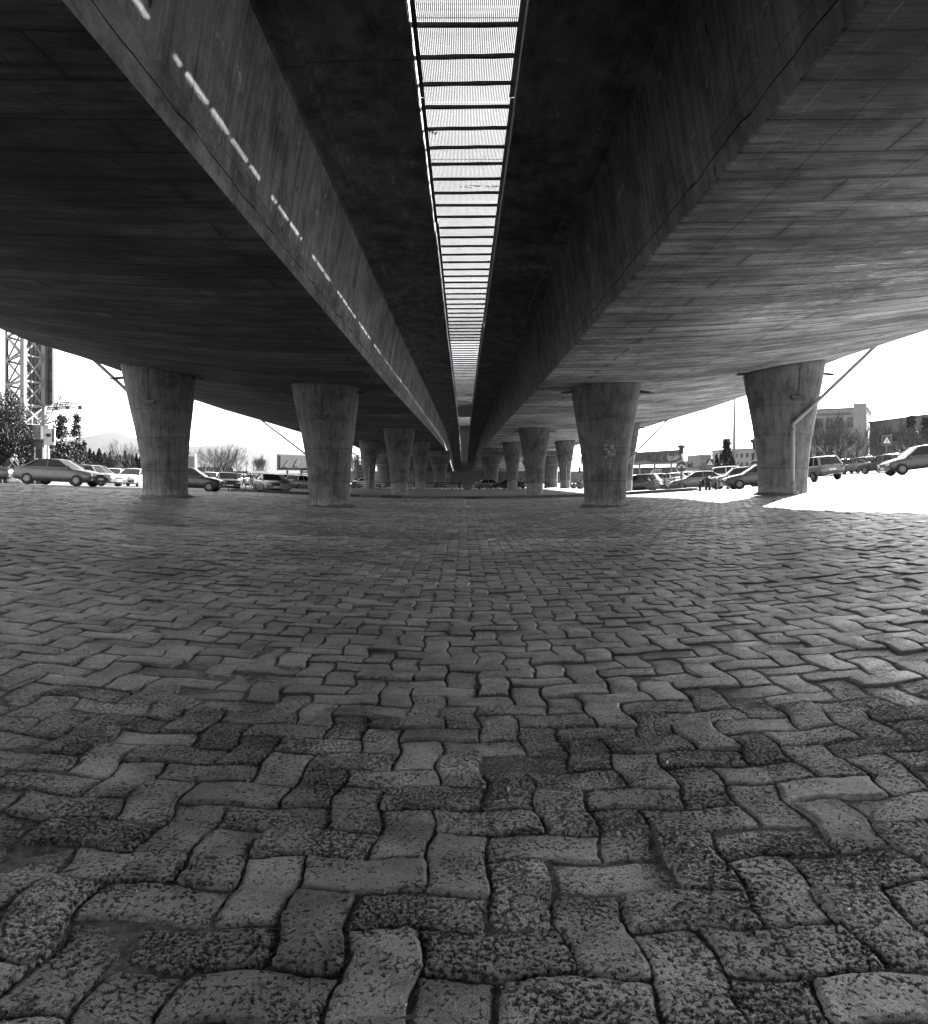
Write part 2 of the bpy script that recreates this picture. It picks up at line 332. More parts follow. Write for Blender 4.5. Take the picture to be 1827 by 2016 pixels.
# raised paved island behind the painted kerb
ISL = .19
struct(sheet('pavement', rng(-KERB_X, KERB_X, .8), rng(KERB_Y + .15, 92, .9), MT['paving'], ISL - .01))
def kerb():
    mb = MB()
    pts = [(-KERB_X, 92), (-KERB_X, 70), (-KERB_X - .1, KERB_Y + .8), (-KERB_X + .5, KERB_Y), (0, KERB_Y - .25), (KERB_X - .5, KERB_Y), (KERB_X + .1, KERB_Y + .8), (KERB_X, 70), (KERB_X, 92)]
    # walk along, 1.45 m stones with alternating paint
    k = 0
    for (x0, y0), (x1, y1) in zip(pts, pts[1:]):
        L = sqrt((x1 - x0) ** 2 + (y1 - y0) ** 2); n = max(1, round(L / 1.45))
        for i in range(n):
            a, b_ = i / n, (i + 1) / n - .012 / L
            p = (x0 + (x1 - x0) * a, y0 + (y1 - y0) * a); q = (x0 + (x1 - x0) * b_, y0 + (y1 - y0) * b_)
            mb.cur = (k + (RNG.random() < .08)) % 2; k += 1
            j = RNG.uniform(-.012, .012)
            mb.bar((p[0], p[1], gz(*p) + ISL / 2 - .03 + j), (q[0], q[1], gz(*q) + ISL / 2 - .03 + j), .17, ISL + .09)
    return mb.build('kerb', [MT['kerb_l'], MT['kerb_d']], bevel=.015)
struct(kerb())

# ------------------------------------------------------------------ interlocking pavers (real stones, laid in herringbone)
U = .182; OX, OY = .26, .012
def warp(x, y):
    k = pi / U
    dx = .07 * U * sin(k * y + .6) + .035 * nz3(x * .55, y * .55, 3) + .016 * nz3(x * 3, y * 3, 5)
    dy = .07 * U * sin(k * x + 2.2) + .035 * nz3(x * .5, y * .5, 9) + .016 * nz3(x * 3, y * 3, 15)
    return x + dx + OX, y + dy + OY
def build_pavers(name, region, lod, zoff=0.0):
    V = []; F = []; A = []; SM = []; rr = random.Random(11 + lod)
    i0, i1, j0, j1, test = region
    for j in range(j0, j1):
        for i in range(i0, i1):
            k = (i + j) % 4
            if k == 0: w, h = 2, 1
            elif k == 2: w, h = 1, 2
            else: continue
            cx, cy = (i + w / 2) * U, (j + h / 2) * U
            if not test(cx + OX, cy + OY): continue
            hsh = random.Random(i * 7919 + j * 104729)
            g = hsh.uniform(.0035, .0095); tone = hsh.random(); worn = .40 + .45 * hsh.random()
            lowf = nz3(cx * .8, cy * .8, 21) * .6
            dz = hsh.gauss(0, .0055) + lowf * .010
            if hsh.random() < .08: dz -= .006; g += .001
            dz = max(-.0115, min(.012, dz))
            tx = hsh.gauss(0, .016); ty = hsh.gauss(0, .022); rot = hsh.gauss(0, .02)
            worn = min(1, max(0, worn + .35 * nz3(cx * 1.1, cy * 1.1, 33)))
            if abs(dz) > .012: worn *= .6
            if lod == 0:
                def axis(a0, a1):
                    e = [0, .0015, .004, .008, .013, .018]; L = a1 - a0; mid = rng(.025, L - .025, .0085); return [a0 + q for q in e + mid + [L - q for q in e[::-1]]]
                x0, y0, x1, y1 = i * U + g, j * U + g, (i + w) * U - g, (j + h) * U - g
                AX, AY = axis(x0, x1), axis(y0, y1); ctr = warp(cx, cy); c_, s_ = cos(rot), sin(rot); base = len(V); nx, ny = len(AX), len(AY)
                G = gz(ctr[0], ctr[1]); gxs = (gz(ctr[0] + .1, ctr[1]) - gz(ctr[0] - .1, ctr[1])) / .2; cr = .012; chip = hsh.uniform(.6, 1.6)
                def vert(x, y, zz):
                    ddx = min(x - x0, x1 - x); ddy = min(y - y0, y1 - y)
                    if ddx < cr and ddy < cr:
                        ax = x0 + cr if x - x0 < cr else x1 - cr; ay = y0 + cr if y - y0 < cr else y1 - cr; m_ = max(abs(x - ax), abs(y - ay)); d = sqrt((x - ax) ** 2 + (y - ay) ** 2)
                        if d > 1e-6: x = ax + (x - ax) * m_ / d; y = ay + (y - ay) * m_ / d
                    X_, Y_ = warp(x, y); k1 = .005 * nz3(X_ * 20, Y_ * 20, 1) + .0035 * nz3(X_ * 70, Y_ * 70, 1); k2 = .005 * nz3(X_ * 20, Y_ * 20, 7) + .0035 * nz3(X_ * 70, Y_ * 70, 7)
                    ux, uy = X_ + k1 - ctr[0], Y_ + k2 - ctr[1]; px, py = ux * c_ - uy * s_, ux * s_ + uy * c_
                    e = min(ddx, ddy); bev = .0062 * chip * (1 + .9 * nz3(X_ * 35, Y_ * 35, 4)); z = -max(0.0, 1 - e / .015) ** 2.0 * bev + .0016 * nz3(X_ * 9, Y_ * 9, 6) - .001 * worn
                    V.append((ctr[0] + px, ctr[1] + py, G + dz + z + zz + px * (tx + gxs) + py * ty)); A.extend((tone, worn, min(1, e / .03), 1))
                for yy in AY:
                    for xx_ in AX: vert(xx_, yy, 0)
                for jj in range(ny - 1):
                    for ii in range(nx - 1): F.append((base + jj * nx + ii, base + jj * nx + ii + 1, base + (jj + 1) * nx + ii + 1, base + (jj + 1) * nx + ii)); SM.append(True)
                loop = [ii for ii in range(nx)] + [jj * nx + nx - 1 for jj in range(1, ny)] + [(ny - 1) * nx + ii for ii in range(nx - 2, -1, -1)] + [jj * nx for jj in range(ny - 2, 0, -1)]
                low = len(V)
                for q in loop: p = V[base + q]; V.append((p[0], p[1], p[2] - .03)); A.extend((tone, worn, 0, 1))
                nl = len(loop)
                for q in range(nl): F.append((low + q, low + (q + 1) % nl, base + loop[(q + 1) % nl], base + loop[q])); SM.append(True)
                continue
            nper = (9, 4, 1)[lod] if lod < 2 else 1
            x0, y0, x1, y1 = i * U + g, j * U + g, (i + w) * U - g, (j + h) * U - g
            def side(ax, ay, bx, by, n): return [(ax + (bx - ax) * t / n, ay + (by - ay) * t / n) for t in range(n)]
            if lod == 2: mult = 2; P = side(x0, y0, x1, y0, w) + side(x1, y0, x1, y1, h) + side(x1, y1, x0, y1, w) + side(x0, y1, x0, y0, h)
            else: P = side(x0, y0, x1, y0, w * nper) + side(x1, y0, x1, y1, h * nper) + side(x1, y1, x0, y1, w * nper) + side(x0, y1, x0, y0, h * nper)
            cr = .012 if lod < 2 else 0
            c_, s_ = cos(rot), sin(rot); ctr = warp(cx, cy)
            pts = []
            for (x, y) in P:
                if cr:  # round the corners
                    ddx = min(x - x0, x1 - x); ddy = min(y - y0, y1 - y)
                    if ddx < cr and ddy < cr:
                        ax = x0 + cr if x - x0 < cr else x1 - cr; ay = y0 + cr if y - y0 < cr else y1 - cr
                        d = sqrt((x - ax) ** 2 + (y - ay) ** 2)
                        if d > cr: x = ax + (x - ax) * cr / d; y = ay + (y - ay) * cr / d
                X_, Y_ = warp(x, y)
                if lod == 0: X_ += .006 * nz3(X_ * 22, Y_ * 22, 1) + .003 * nz3(X_ * 75, Y_ * 75, 1); Y_ += .006 * nz3(X_ * 22, Y_ * 22, 7) + .003 * nz3(X_ * 75, Y_ * 75, 7)
                ux, uy = X_ - ctr[0], Y_ - ctr[1]
                pts.append((ux * c_ - uy * s_, ux * s_ + uy * c_))
            n = len(pts); base = len(V)
            G = gz(ctr[0], ctr[1]); gxs = (gz(ctr[0] + .1, ctr[1]) - gz(ctr[0] - .1, ctr[1])) / .2
            def put(sc_in, z, jit=0):
                for (ux, uy) in pts:
                    L = max(1e-6, sqrt(ux * ux + uy * uy)); hx, hy = (w * U / 2), (h * U / 2)
                    fx = max(0, 1 - sc_in / hx); fy = max(0, 1 - sc_in / hy)
                    px, py = ux * fx, uy * fy
                    zz = z + dz + px * (tx + gxs) + py * ty
                    if jit: zz += jit * nz3((ctr[0] + px) * 30, (ctr[1] + py) * 30, 2)
                    V.append((ctr[0] + px, ctr[1] + py, G + zz + zoff)); A.extend((tone - .30 if lod < 2 else tone - .75, worn, min(1, sc_in / .012) * (.12 if lod == 2 else 1), 1))  # coarser blocks toned darker, in place of shading from pits not modelled
            rings = []
            if lod == 0: spec = [(0, -.035, 0), (0, -.007, 0), (.0022, -.0022, .0015), (.0065, .0, .0025), (.026, .0012, .0035), (.05, .0012, .003)]
            elif lod == 1: spec = [(0, -.035, 0), (0, -.009, 0), (.005, -.003, 0), (.014, 0, 0)]
            else: spec = [(0, -.035, 0), (.012, 0, 0)]
            for a in spec: put(*a)
            for r in range(len(spec) - 1):
                for q in range(n):
                    F.append((base + r * n + q, base + r * n + (q + 1) % n, base + (r + 1) * n + (q + 1) % n, base + (r + 1) * n + q)); SM.append(r >= 1 and lod < 2)
            top = base + (len(spec) - 1) * n
            if lod == 0:
                V.append((ctr[0], ctr[1], G + dz + .0012 + zoff)); A.extend((tone, worn, 0, 1)); cidx = len(V) - 1
                for q in range(n): F.append((top + q, top + (q + 1) % n, cidx)); SM.append(True)
            else: F.append(tuple(range(top, top + n))); SM.append(lod < 2)
    me = bpy.data.meshes.new(name); me.from_pydata(V, [], F); me.polygons.foreach_set('use_smooth', SM)
    a = me.attributes.new('pv', 'FLOAT_COLOR', 'POINT'); a.data.foreach_set('color', A)
    me.materials.append(MT['paver_near' if lod == 0 else 'paver']); me.update()
    o = bpy.data.objects.new(name, me); COL.objects.link(o)
    if lod == 0: md = o.modifiers.new('fine', 'SUBSURF'); md.subdivision_type = 'SIMPLE'; md.levels = 0; md.render_levels = 2
    return struct(o)
N0 = 4.1; N1 = 15.0
def t0(x, y): return 1.2 < y < N0 and abs(x) < .66 * y + .35
def t1(x, y): return -1.5 < y < N1 and abs(x) < .72 * max(y, 1) + 3.0 and not t0(x, y)
def t2(x, y):
    return -6 < y < KERB_Y - .2 and abs(x) < max(15, .7 * max(y, 1) + 4.5) and paved(x, y) and y < edge_y(x) + (20 if abs(x) < KERB_X else -.1) and not t1(x, y) and not t0(x, y)
build_pavers('pavers', (-30, 30, 2, 28, t0), 0)
build_pavers('pavers', (-84, 84, -12, 86, t1), 1)
build_pavers('pavers', (-236, 236, -36, 299, t2), 2)
# ------------------------------------------------------------------ the twin bridge decks
ZG = [(-80, 3.36), (10, 3.37), (29, 3.47), (60, 3.92), (89, 4.2), (110, 4.4), (150, 3.3), (190, 1.75), (262, -.6)]
def zg(Y): return lerp(Y, ZG) + EYE
TOPD = 2.34
KQ = [(29, .0079), (36, .0062), (43, .0046), (52, .0038), (74, .0028), (110, .0026)]
XEDR = [(-60, 15.1), (20, 15.1), (25, 15.3), (29, 15.6), (36, 16.2), (43, 16.5)]
XED = [(-60, 12.9), (20.5, 12.9), (25, 14.2), (29, 15.25), (36, 15.8), (43, 16.3)]
def hull(X, Y):
    k = lerp(Y, KQ) * (1 + (.09 if X > 0 else 0) * max(0, 1 - max(0, Y - 20) / 12)); X = abs(X); d = X - 2.85; z = k * d * d
    if X > 13.8: z += .12 * (X - 13.8) ** 2 * max(0, (k - .0026) / .0053)
    return zg(Y) + z
XE = 16.3
def wire_mat_axes(name, v, a, b_, size, mort=.008, streak=(1, 1, 1), contrast=.15, off=.5):
    m, nt, b, out = M_(name); n = N(nt); t = n('TexCoord'); sp = n('SeparateXYZ'); n.l(t.outputs['Object'], sp.inputs[0])
    cb = n('CombineXYZ'); n.l(sp.outputs[a], cb.inputs[0]); n.l(sp.outputs[b_], cb.inputs[1])
    br = n('TexBrick'); br.offset = off; n.l(cb.outputs[0], br.inputs['Vector']); br.inputs['Scale'].default_value = 1
    br.inputs['Brick Width'].default_value = size[0]; br.inputs['Row Height'].default_value = size[1]; br.inputs['Mortar Size'].default_value = mort
    for nm, q in (('Color1', 1 - contrast), ('Color2', 1 + contrast), ('Mortar', .25)): br.inputs[nm].default_value = (q, q, q, 1)
    g = n('RGBToBW'); n.l(br.outputs['Color'], g.inputs[0]); c = n.coord(); cs = n.coord('Object', streak)
    val = n.math('MULTIPLY', g.outputs[0], n.mr(n.noise(cs, 1.6, 6, .65), .28, .72, .5, 1.45)); val = n.math('MULTIPLY', val, n.mr(n.noise(c, .4, 4), .3, .7, .75, 1.25))
    fine = n.noise(c, 34, 4, .6); val = n.math('MULTIPLY', val, n.mr(fine, .3, .7, .86, 1.12))
    vo = n('TexVoronoi', feature='F1'); vo.inputs['Scale'].default_value = 1.3; n.l(n.coord('Object', (1, 1, .55)), vo.inputs['Vector'])
    hole = n.mr(vo.outputs['Distance'], .045, .06, 0, 1); val = n.math('MULTIPLY', val, n.mr(hole, 0, 1, .25, 1))
    scf = n.noise(n.coord('Object', (1.5, .6, 2.0)), 1.9, 8, .75); val = n.math('MULTIPLY', val, n.mr(scf, .60, .66, 1, 1.9)); blo = n.noise(c, 1.1, 7, .72); val = n.math('MULTIPLY', val, n.mr(blo, .46, .60, 1.12, .62))
    n.l(n.math('MULTIPLY', val, v), b.inputs['Base Color']); b.inputs['Roughness'].default_value = .85; b.inputs['Specular IOR Level'].default_value = .3
    h = n.math('SUBTRACT', n.math('MULTIPLY', fine, .3), br.outputs['Fac']); n.l(n.bump(n.math('ADD', h, n.math('MULTIPLY', n.noise(cs, 5, 4), .5)), .6, .012), b.inputs['Normal']); return m
MT['web_r'] = wire_mat_axes('shaded_girder_face', .17, 1, 2, (3.1, 30), .006, (1, 5.5, .25), .12)  # darker copy for the right girder, its shade put into the colour
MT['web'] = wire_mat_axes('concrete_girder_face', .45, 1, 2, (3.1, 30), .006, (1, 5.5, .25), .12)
MT['slab'] = wire_mat_axes('concrete_slab_underside', .15, 1, 0, (5.2, 30), .01, (2.2, .8, 1), .08)
MT['toe'] = wire_mat_axes('concrete_girder_toe', .40, 1, 2, (6.3, 30), .012, (3, 1.4, 3), .1)
def section(Y, sgn, rs):
    """closed outline of one deck at Y; sgn -1 left, +1 right"""
    zt_ = zg(Y) + TOPD; z0 = zg(Y)
    sl = (.80 if sgn > 0 else .69) + rs * .02 * nz3(Y * 2.3, sgn * 9) + rs * .012 * nz3(Y * 9, sgn * 3)
    cr = .04 * nz3(Y * 1.7, 7 * sgn) + .016 * nz3(Y * 7, 3 * sgn)
    p = [(sl, zt_, 2), (1.5, zt_ - .01, 2), (2.16, zt_ - .04, 2), (2.20, zt_ - .10, 2), (2.46, zt_ - .11, 2), (2.50, zt_ - .16, 1)]
    fx = lambda z: 2.50 + .35 * (1 - (z - z0) / TOPD)
    p += [(fx(z0 + 1.2), z0 + 1.2, 1), (fx(z0 + .46), z0 + .46, 1), (fx(z0 + .46) + .010, z0 + .45, 3), (fx(z0 + .26 + cr) + .010, z0 + .26 + cr, 5), (fx(z0 + .23 + cr) + .05, z0 + .240 + cr, 5), (fx(z0 + .22 + cr) - .016, z0 + .216 + cr, 3), (2.842, z0 + .012, 0), (2.875, z0, 0), (3.1, z0 + .001, 0), (3.12, z0 + .006, 0)]
    XE = lerp(Y, XEDR if sgn > 0 else XED)
    for t in (.08, .16, .24, .34, .44, .54, .64, .74, .82, .88, .92, .96, .99, .999): x = 2.85 + (XE - 2.85) * t; p.append((x, hull(sgn * x, Y), 0))
    p += [(XE, hull(sgn * XE, Y), 4), (XE, hull(sgn * XE, Y) + .42, 4), (XE - 2, zt_ + .25, 4), (2, zt_ + .34, 4), (sl + .01, zt_ + .34, 4)]
    return [(sgn * x, Y, z) for x, z, _ in p], [q for _, _, q in p]
def deck(sgn, label):
    root = empty('bridge_deck', (0, 0, 0), 0, label, 'bridge deck', 'twin bridge decks')
    bounds = [-60, -1.3, 29.3, 60.2, 89.2, 112.5, 150.5, 190, 262]
    for a, b in zip(bounds, bounds[1:]):
        mb = MB(); a2, b2 = a + .02, b - .02; st = .25 if -2 < a < 28 else (.6 if a < 112 and a > -3 else 3)
        ys_ = rng(a2, b2, st); rings = []; mi = None
        for y in ys_: r, mi = section(y, sgn, 1); rings.append(r)
        n = len(mi); vs_ = [p for r in rings for p in r]; fs = []; ms = []
        for i in range(len(rings) - 1):
            for k in range(n): fs.append((i * n + k, i * n + (k + 1) % n, (i + 1) * n + (k + 1) % n, (i + 1) * n + k)); ms.append(mi[k])
        fs.append(tuple(range(n))); fs.append(tuple(range((len(rings) - 1) * n, len(rings) * n))); ms += [4, 4]
        o = len(mb.v); mb.v += vs_; mb.f += [list(f) for f in fs]; mb.m += ms; mb.sm += [False] * len(fs)
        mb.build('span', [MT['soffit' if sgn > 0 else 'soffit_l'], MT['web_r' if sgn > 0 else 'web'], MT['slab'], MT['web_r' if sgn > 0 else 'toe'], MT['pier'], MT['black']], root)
    if True:
        mb = MB(); ys_ = rng(-60, 262, 4)
        s = sgn; r1 = [(s * .95, 0), (s * 1.17, 0), (s * 1.13, .98), (s * .99, .98)]
        mb.loft([[(x, y, zg(y) + TOPD + .33 + z) for x, z in r1] for y in ys_]); mb.build('barrier', MT['pier'], root)  # unseen from below; height chosen to trim the left girder's sun dashes
        if sgn > 0:
            mb = MB(); rr = random.Random(3); y = 1.5
            while y < 118:
                L = rr.choice((.4, .8, 1.1, .5)); mb.box((1.06, y, zg(y) + TOPD + 1.245 + .10), (.10, L, .22)); y += L / 2 + (rr.uniform(1.9, 4.4) if y < 36 else rr.uniform(1.0, 2.6))
            mb.build('sun_dash_block', MT['steel'], root)['kind'] = 'stuff'  # unseen blocks added at random to break up the sun dashes
    return root
deck(-1, 'long concrete bridge deck on the left with patches of sun along its girder')
deck(1, 'long concrete bridge deck on the right with paler ribbed underside')

# ------------------------------------------------------------------ grating over the gap
def grating():
    root = empty('gap_grating', (0, 0, 0), 0, 'steel grating with wire mesh over the bright gap between the two bridge decks', 'grating')
    zz = lambda y: zg(y) + TOPD
    for s, x in ((-1, -.675), (1, .785)):
        mb = MB()
        for a in range(-12, 190, 6):
            b = a + 5.96; j = RNG.uniform(-.012, .012)
            mb.bar((x + j, a, zz(a) + .16), (x + j, b, zz(b) + .16), .012, .26); mb.bar((x - s * .035 + j, a, zz(a) + .27), (x - s * .035 + j, b, zz(b) + .27), .07, .012)
        mb.build('edge_angle', MT['steel' if s < 0 else 'pipe'], root)
    ys_ = []; y = 9.35
    while y < 110: ys_.append(y); y += .752
    rest = [9.35 - .752 * k for k in range(1, 28)] + ys_[100:] + [110 + .45 * k for k in range(240)]
    for i, y in enumerate(ys_[:100]):
        mb = MB(); w = .08 if i == 0 else .052; t = RNG.uniform(-.02, .02)
        mb.bar((-.66, y + .018 + t, zz(y) + .30), (.77, y - .018, zz(y) + .30), w, .045 if y < 40 else .06); mb.build('crossbar', MT['steel'], root)
    mb = MB()
    for y in rest: mb.bar((-.66, y, zz(y) + .30), (.77, y, zz(y) + .30), .06, .04)
    mb.build('crossbar', MT['steel'], root)['kind'] = 'stuff'
    # woven wire, in sheets 2.2 m long
    mb = MB(); y = -8; pitch = .0255
    while y < 110:
        L = 2.25; tilt = RNG.uniform(-.006, .006); lift = RNG.uniform(0, .012); p = pitch if y < 34 else (.051 if y < 60 else .1)
        nx = int(1.43 / p)
        for k in range(nx + 1):
            x = -.66 + 1.43 * k / nx
            mb.bar((x, y, zz(y) + .345 + lift + tilt), (x, y + L, zz(y + L) + .345 + lift - tilt), .0112 if p < .04 else (.020 if p < .08 else .028), .0014)
        ny = int(L / p)
        for k in range(ny + 1):
            q = y + L * k / ny; mb.bar((-.66, q, zz(q) + .349 + lift), (.77, q, zz(q) + .349 + lift), .0112 if p < .04 else (.020 if p < .08 else .028), .0014)
        y += L + .004
    mb.build('wire_mesh', MT['wire'], root, fixn=False)
    # debris caught at one edge
    mb = MB()
    for k in range(14): 
        a = (-.62 + RNG.uniform(0, .14), 13.3 + RNG.uniform(-.15, .15), zz(13) + .33); mb.bar(a, (a[0] + RNG.uniform(-.06, .06), a[1] + RNG.uniform(-.06, .06), a[2] + .01), .03, .006)
    for k in range(30):
        a = (RNG.uniform(-.1, .7), 15.9 + RNG.uniform(-.03, .12), zz(16) + .36); mb.bar(a, (a[0] + RNG.uniform(-.08, .08), a[1] + RNG.uniform(-.03, .03), a[2] + .004), .02, .004)
    mb.build('debris', MT['black'], root)['kind'] = 'stuff'
    return root
grating()

# ------------------------------------------------------------------ piers
PROF = [(0, 1.0), (.02, 1.0), (.19, 1.02), (.2, 1.02), (.205, 1.03), (.32, 1.075), (.45, 1.165), (.453, 1.175), (.55, 1.255), (.65, 1.36), (.74, 1.45), (.755, 1.462), (.83, 1.54), (.9, 1.605), (.96, 1.655), (1.0, 1.68)]
def pier(X, Y, rb, label, lean=0, group='flared bridge piers', prof=PROF, topz=None, band=False, ring=False, pipe=None, fix=True, topr=None, worn=True):
    g = gz(X, Y); root = empty('bridge_pier', (X, Y, g - .03), 0, label, 'bridge pier', group)
    H = (topz if topz is not None else hull(X, Y)) - g + .03
    n = 44; mb = MB(); mb.smooth = True; rings = []
    for t, r in prof:
        R = rb * (1 + (r - 1) * (topr or 1)); cx = lean * t ** 1.5; rg = []
        for k in range(n):
            a = 2 * pi * k / n; x = cx + R * cos(a); y = R * sin(a)
            top = (hull(X + x, Y + y) + .05 if topz is None else topz) - g + .03
            z = t * H + (top - H) * t * t; rg.append((x, y, z))
        rings.append(rg)
    mb.loft(rings, caps=True)
    for i in range(len(mb.f) - 2):
        mb.m[i] = 1 if (i // n) < 3 and (band or worn) else 0
    mb.sm[-1] = mb.sm[-2] = False
    mb.build('shaft', [MT['pier'], MT['pier_base'] if band else MT['pier']], root)
    cl = MB(); cl.smooth = True; rgs = []
    for q, zc in ((.0, .10), (.05, .085), (.13, .045), (.20, .018), (.24, -.02)):
        rgs.append([((rb - .02 + q * (1 + .5 * nz3(cos(2 * pi * k / n) * 3 + X, sin(2 * pi * k / n) * 3, 1))) * cos(2 * pi * k / n), (rb - .02 + q * (1 + .5 * nz3(cos(2 * pi * k / n) * 3 + X, sin(2 * pi * k / n) * 3, 1))) * sin(2 * pi * k / n), zc * (1 + .6 * nz3(cos(2 * pi * k / n) * 4, sin(2 * pi * k / n) * 4, X)) + .03) for k in range(n)])
    cl.loft(rgs, caps=False); cl.build('mortar_collar', MT['sand'], root)
    rf = lambda t: rb * (1 + (lerp(t, prof) - 1) * (topr or 1))
    if fix:
        t = .745; cx = lean * t ** 1.5; yy = -rf(t)
        f = MB(); f.box((cx, yy - .03, t * H), (.52, .16, .07)); f.box((cx, yy - .10, t * H - .10), (.52, .05, .03)); f.box((cx - .02, yy - .05, t * H - .05), (.34, .10, .12))
        fo = f.build('light_fitting', MT['steel'], root)
        c = MB(); c.tube([(cx, yy, t * H), (cx + .015, -rf(.85) - .02, .85 * H), (cx, -rf(.97) - .02, .985 * H)], .011, 5); c.build('cable', MT['black'], root)
        for s in (-1, 1):
            t = .955; r = rf(t); a = MB(); cx = lean * t ** 1.5
            p0 = Vector((cx + s * (r - .05), -.1, t * H)); p1 = Vector((cx + s * (r + .34), -.22, t * H - .05))
            a.bar(p0, p1, .10, .09); a.bar(p1 + Vector((0, 0, .0)), p1 + Vector((s * .03, -.16, -.03)), .2, .04); a.build('side_lamp', MT['steel'], root)
    if ring:
        f = MB(); R = rf(.5)
        for r_, w in ((.46, .05), (.36, .03)):
            pts = [(r_ * cos(a) , -sqrt(max(.01, R * R - (r_ * cos(a)) ** 2)) - .02, H * .5 + r_ * 1.15 * sin(a)) for a in [pi * 2 * k / 28 for k in range(29)]]
            f.tube(pts, w * .6, 5, cap=False)
        f.build('round_relief', MT['pier_base'], root)
        for t in (.22, .26, .70, .74):
            f = MB(); f.lathe([(rf(t) + .015, H * t - .03), (rf(t) + .03, H * t), (rf(t) + .015, H * t + .03)], 40, caps=False); f.build('moulding', MT['pier_base'], root)
    return root
def leave_base_rubble(): pass
PL = ['bridge pier with a drain pipe down its front, right edge of the plaza', 'big pier left of centre, second from the left', 'big pier right of centre with a pale flower shaped stain']
p_lo = pier(-11.35, 29, .80, 'flared concrete pier nearest the moving dark car', lean=-.27)
p_li = pier(-5.15, 29.3, .77, 'big flared pier left of the gap, in front of the left kerb end', lean=-.18)
p_ri = pier(5.4, 29.2, .79, 'big flared pier right of the gap with a pale flower shaped stain', lean=.03)
p_ro = pier(11.95, 28.6, .86, 'flared pier with a grey drain pipe down its front beside sunlit paving', lean=.05)
pier(-5.1, 60, .64, 'slim pier behind the kerb with scuffed peeling paint, left of the gap', band=True, topr=1.45)
pier(5.55, 60, .64, 'slim pier behind the kerb with pale smears, right of the gap', band=True, topr=1.45)
pier(-11.6, 60, .64, 'slim pier almost hidden behind the big left pier', band=True, topr=1.45)
pier(12.6, 60, .62, 'slim pier almost hidden behind the big pier with the flower stain', band=True, topr=1.45)
pier(-11.1, 89, .60, 'far pier by the billboards seen left of the scuffed pier', band=True, topr=1.5)
pier(-5.1, 89, .58, 'far pier between the scuffed pier and the gap', band=True, topr=1.5)
pier(5.65, 89, .58, 'far pier with a round white sticker near its foot', band=True, topr=1.5)
pier(11.8, 89, .58, 'far pier with a bent drain pipe by the sunlit island', band=True, topr=1.5)
# pale flower stain and white sticker: paint marks on two piers
def patch(parent, name, blobs, r_at, mat, thick=.004):
    mb = MB()
    for (u, z, ru, rz) in blobs:
        ring = []; n = 22; hsh = random.Random(int(u * 100 + z * 977))
        for k in range(n):
            a = 2 * pi * k / n; q = 1 + .22 * hsh.uniform(-1, 1); uu = u + ru * q * cos(a); zz_ = z + rz * q * sin(a); R = r_at(zz_) + thick
            ring.append((R * sin(uu / R), -R * cos(uu / R), zz_))
        R = r_at(z) + thick; c = (R * sin(u / R), -R * cos(u / R), z)
        mb.add(ring + [c], [(k, (k + 1) % n, n) for k in range(n)])
    return mb.build(name, mat, parent, fixn=False)
stain, _nt, _b, _o = M_('washed_out_paint'); _n = N(_nt); _c = _n.coord(); _b.inputs['Base Color'].default_value = (.30, .30, .30, 1); _b.inputs['Roughness'].default_value = .95
_n.l(_n.mr(_n.noise(_c, 7, 6, .7), .42, .56, .9, 0), _b.inputs['Alpha'])
def r_ri(z):
    H = hull(5.4, 29.2) - gz(5.4, 29.2); return .79 * lerp(z / H, PROF) + .002
patch(p_ri, 'painted_flower', [(0, 2.02, .13, .13), (-.2, 2.08, .12, .12), (.19, 2.1, .11, .13), (-.12, 2.28, .09, .11), (.1, 2.3, .08, .1), (0, 1.72, .07, .3), (-.17, 1.86, .09, .1), (.16, 1.85, .1, .12)], r_ri, stain)
st = bpy.data.objects['bridge_pier.010'] if 'bridge_pier.010' in bpy.data.objects else None
if st: patch(st, 'round_sticker', [(.12, 1.35, .14, .15)], lambda z: .60, MT['white'], .012)

def drain(X, Y, xo, yo, z_el, x_edge, z_edge, label, side, foot=True, y2=None):
    g = gz(X + xo, Y + yo); root = empty('drain_pipe', (X + xo, Y + yo, g), 0, label, 'drain pipe', 'drain pipes on the outer piers')
    H = z_el - g; mb = MB(); mb.smooth = True; dx = x_edge - (X + xo); z_edge = hull(x_edge, Y + yo + (y2 or 0)) + .05; dz = z_edge - g
    ysh = (y2 or 0)
    pts = [(0, 0, .12), (0, 0, H * .5), (0, 0, H - .10), (side * .03, 0, H - .03), (side * .10, ysh * .03, H + .02)] + [(side * .10 + (dx - side * .10) * t, ysh * t, H + .02 + (dz - H - .02) * t) for t in (.15, .4, .7, 1)]
    mb.tube(pts, .068, 12); mb.build('pipe', MT['pipe'], root)
    for q in (.42, H - .25):
        c = MB(); c.lathe([(.085, -.03), (.09, 0), (.085, .03)], 12, (0, 0, q)); c.build('pipe_clip', MT['galv'], root)
    if foot:
        e = MB(); e.smooth = True; e.tube([(0, 0, .2), (0, 0, .09), (.05 * side, -.04, .05), (.16 * side, -.1, .05)], .085, 12); e.build('foot_elbow', MT['pipe'], root)
    return root
drain(11.95, 28.6, -.14, -1.25, 3.22, 15.1, 6.0, 'grey drain pipe down the front of the right outer pier', 1, y2=.35)
drain(-11.35, 29, -.25, 1.0, 3.2, -14.6, 5.62, 'drain pipe slanting behind the left outer pier', -1, y2=.1)
drain(-11.6, 60, 0, -.75, 2.6, -15.9, 5.65, 'thin drain pipe slanting into the second row of piers on the left', -1)
drain(12.6, 60, 0, -.75, 2.5, 15.9, 5.65, 'thin drain pipe slanting into the second row of piers on the right', 1)
drain(11.8, 89, .05, -.7, 2.9, 15.6, 5.6, 'drain pipe with a bend on the far pier at the right', 1)
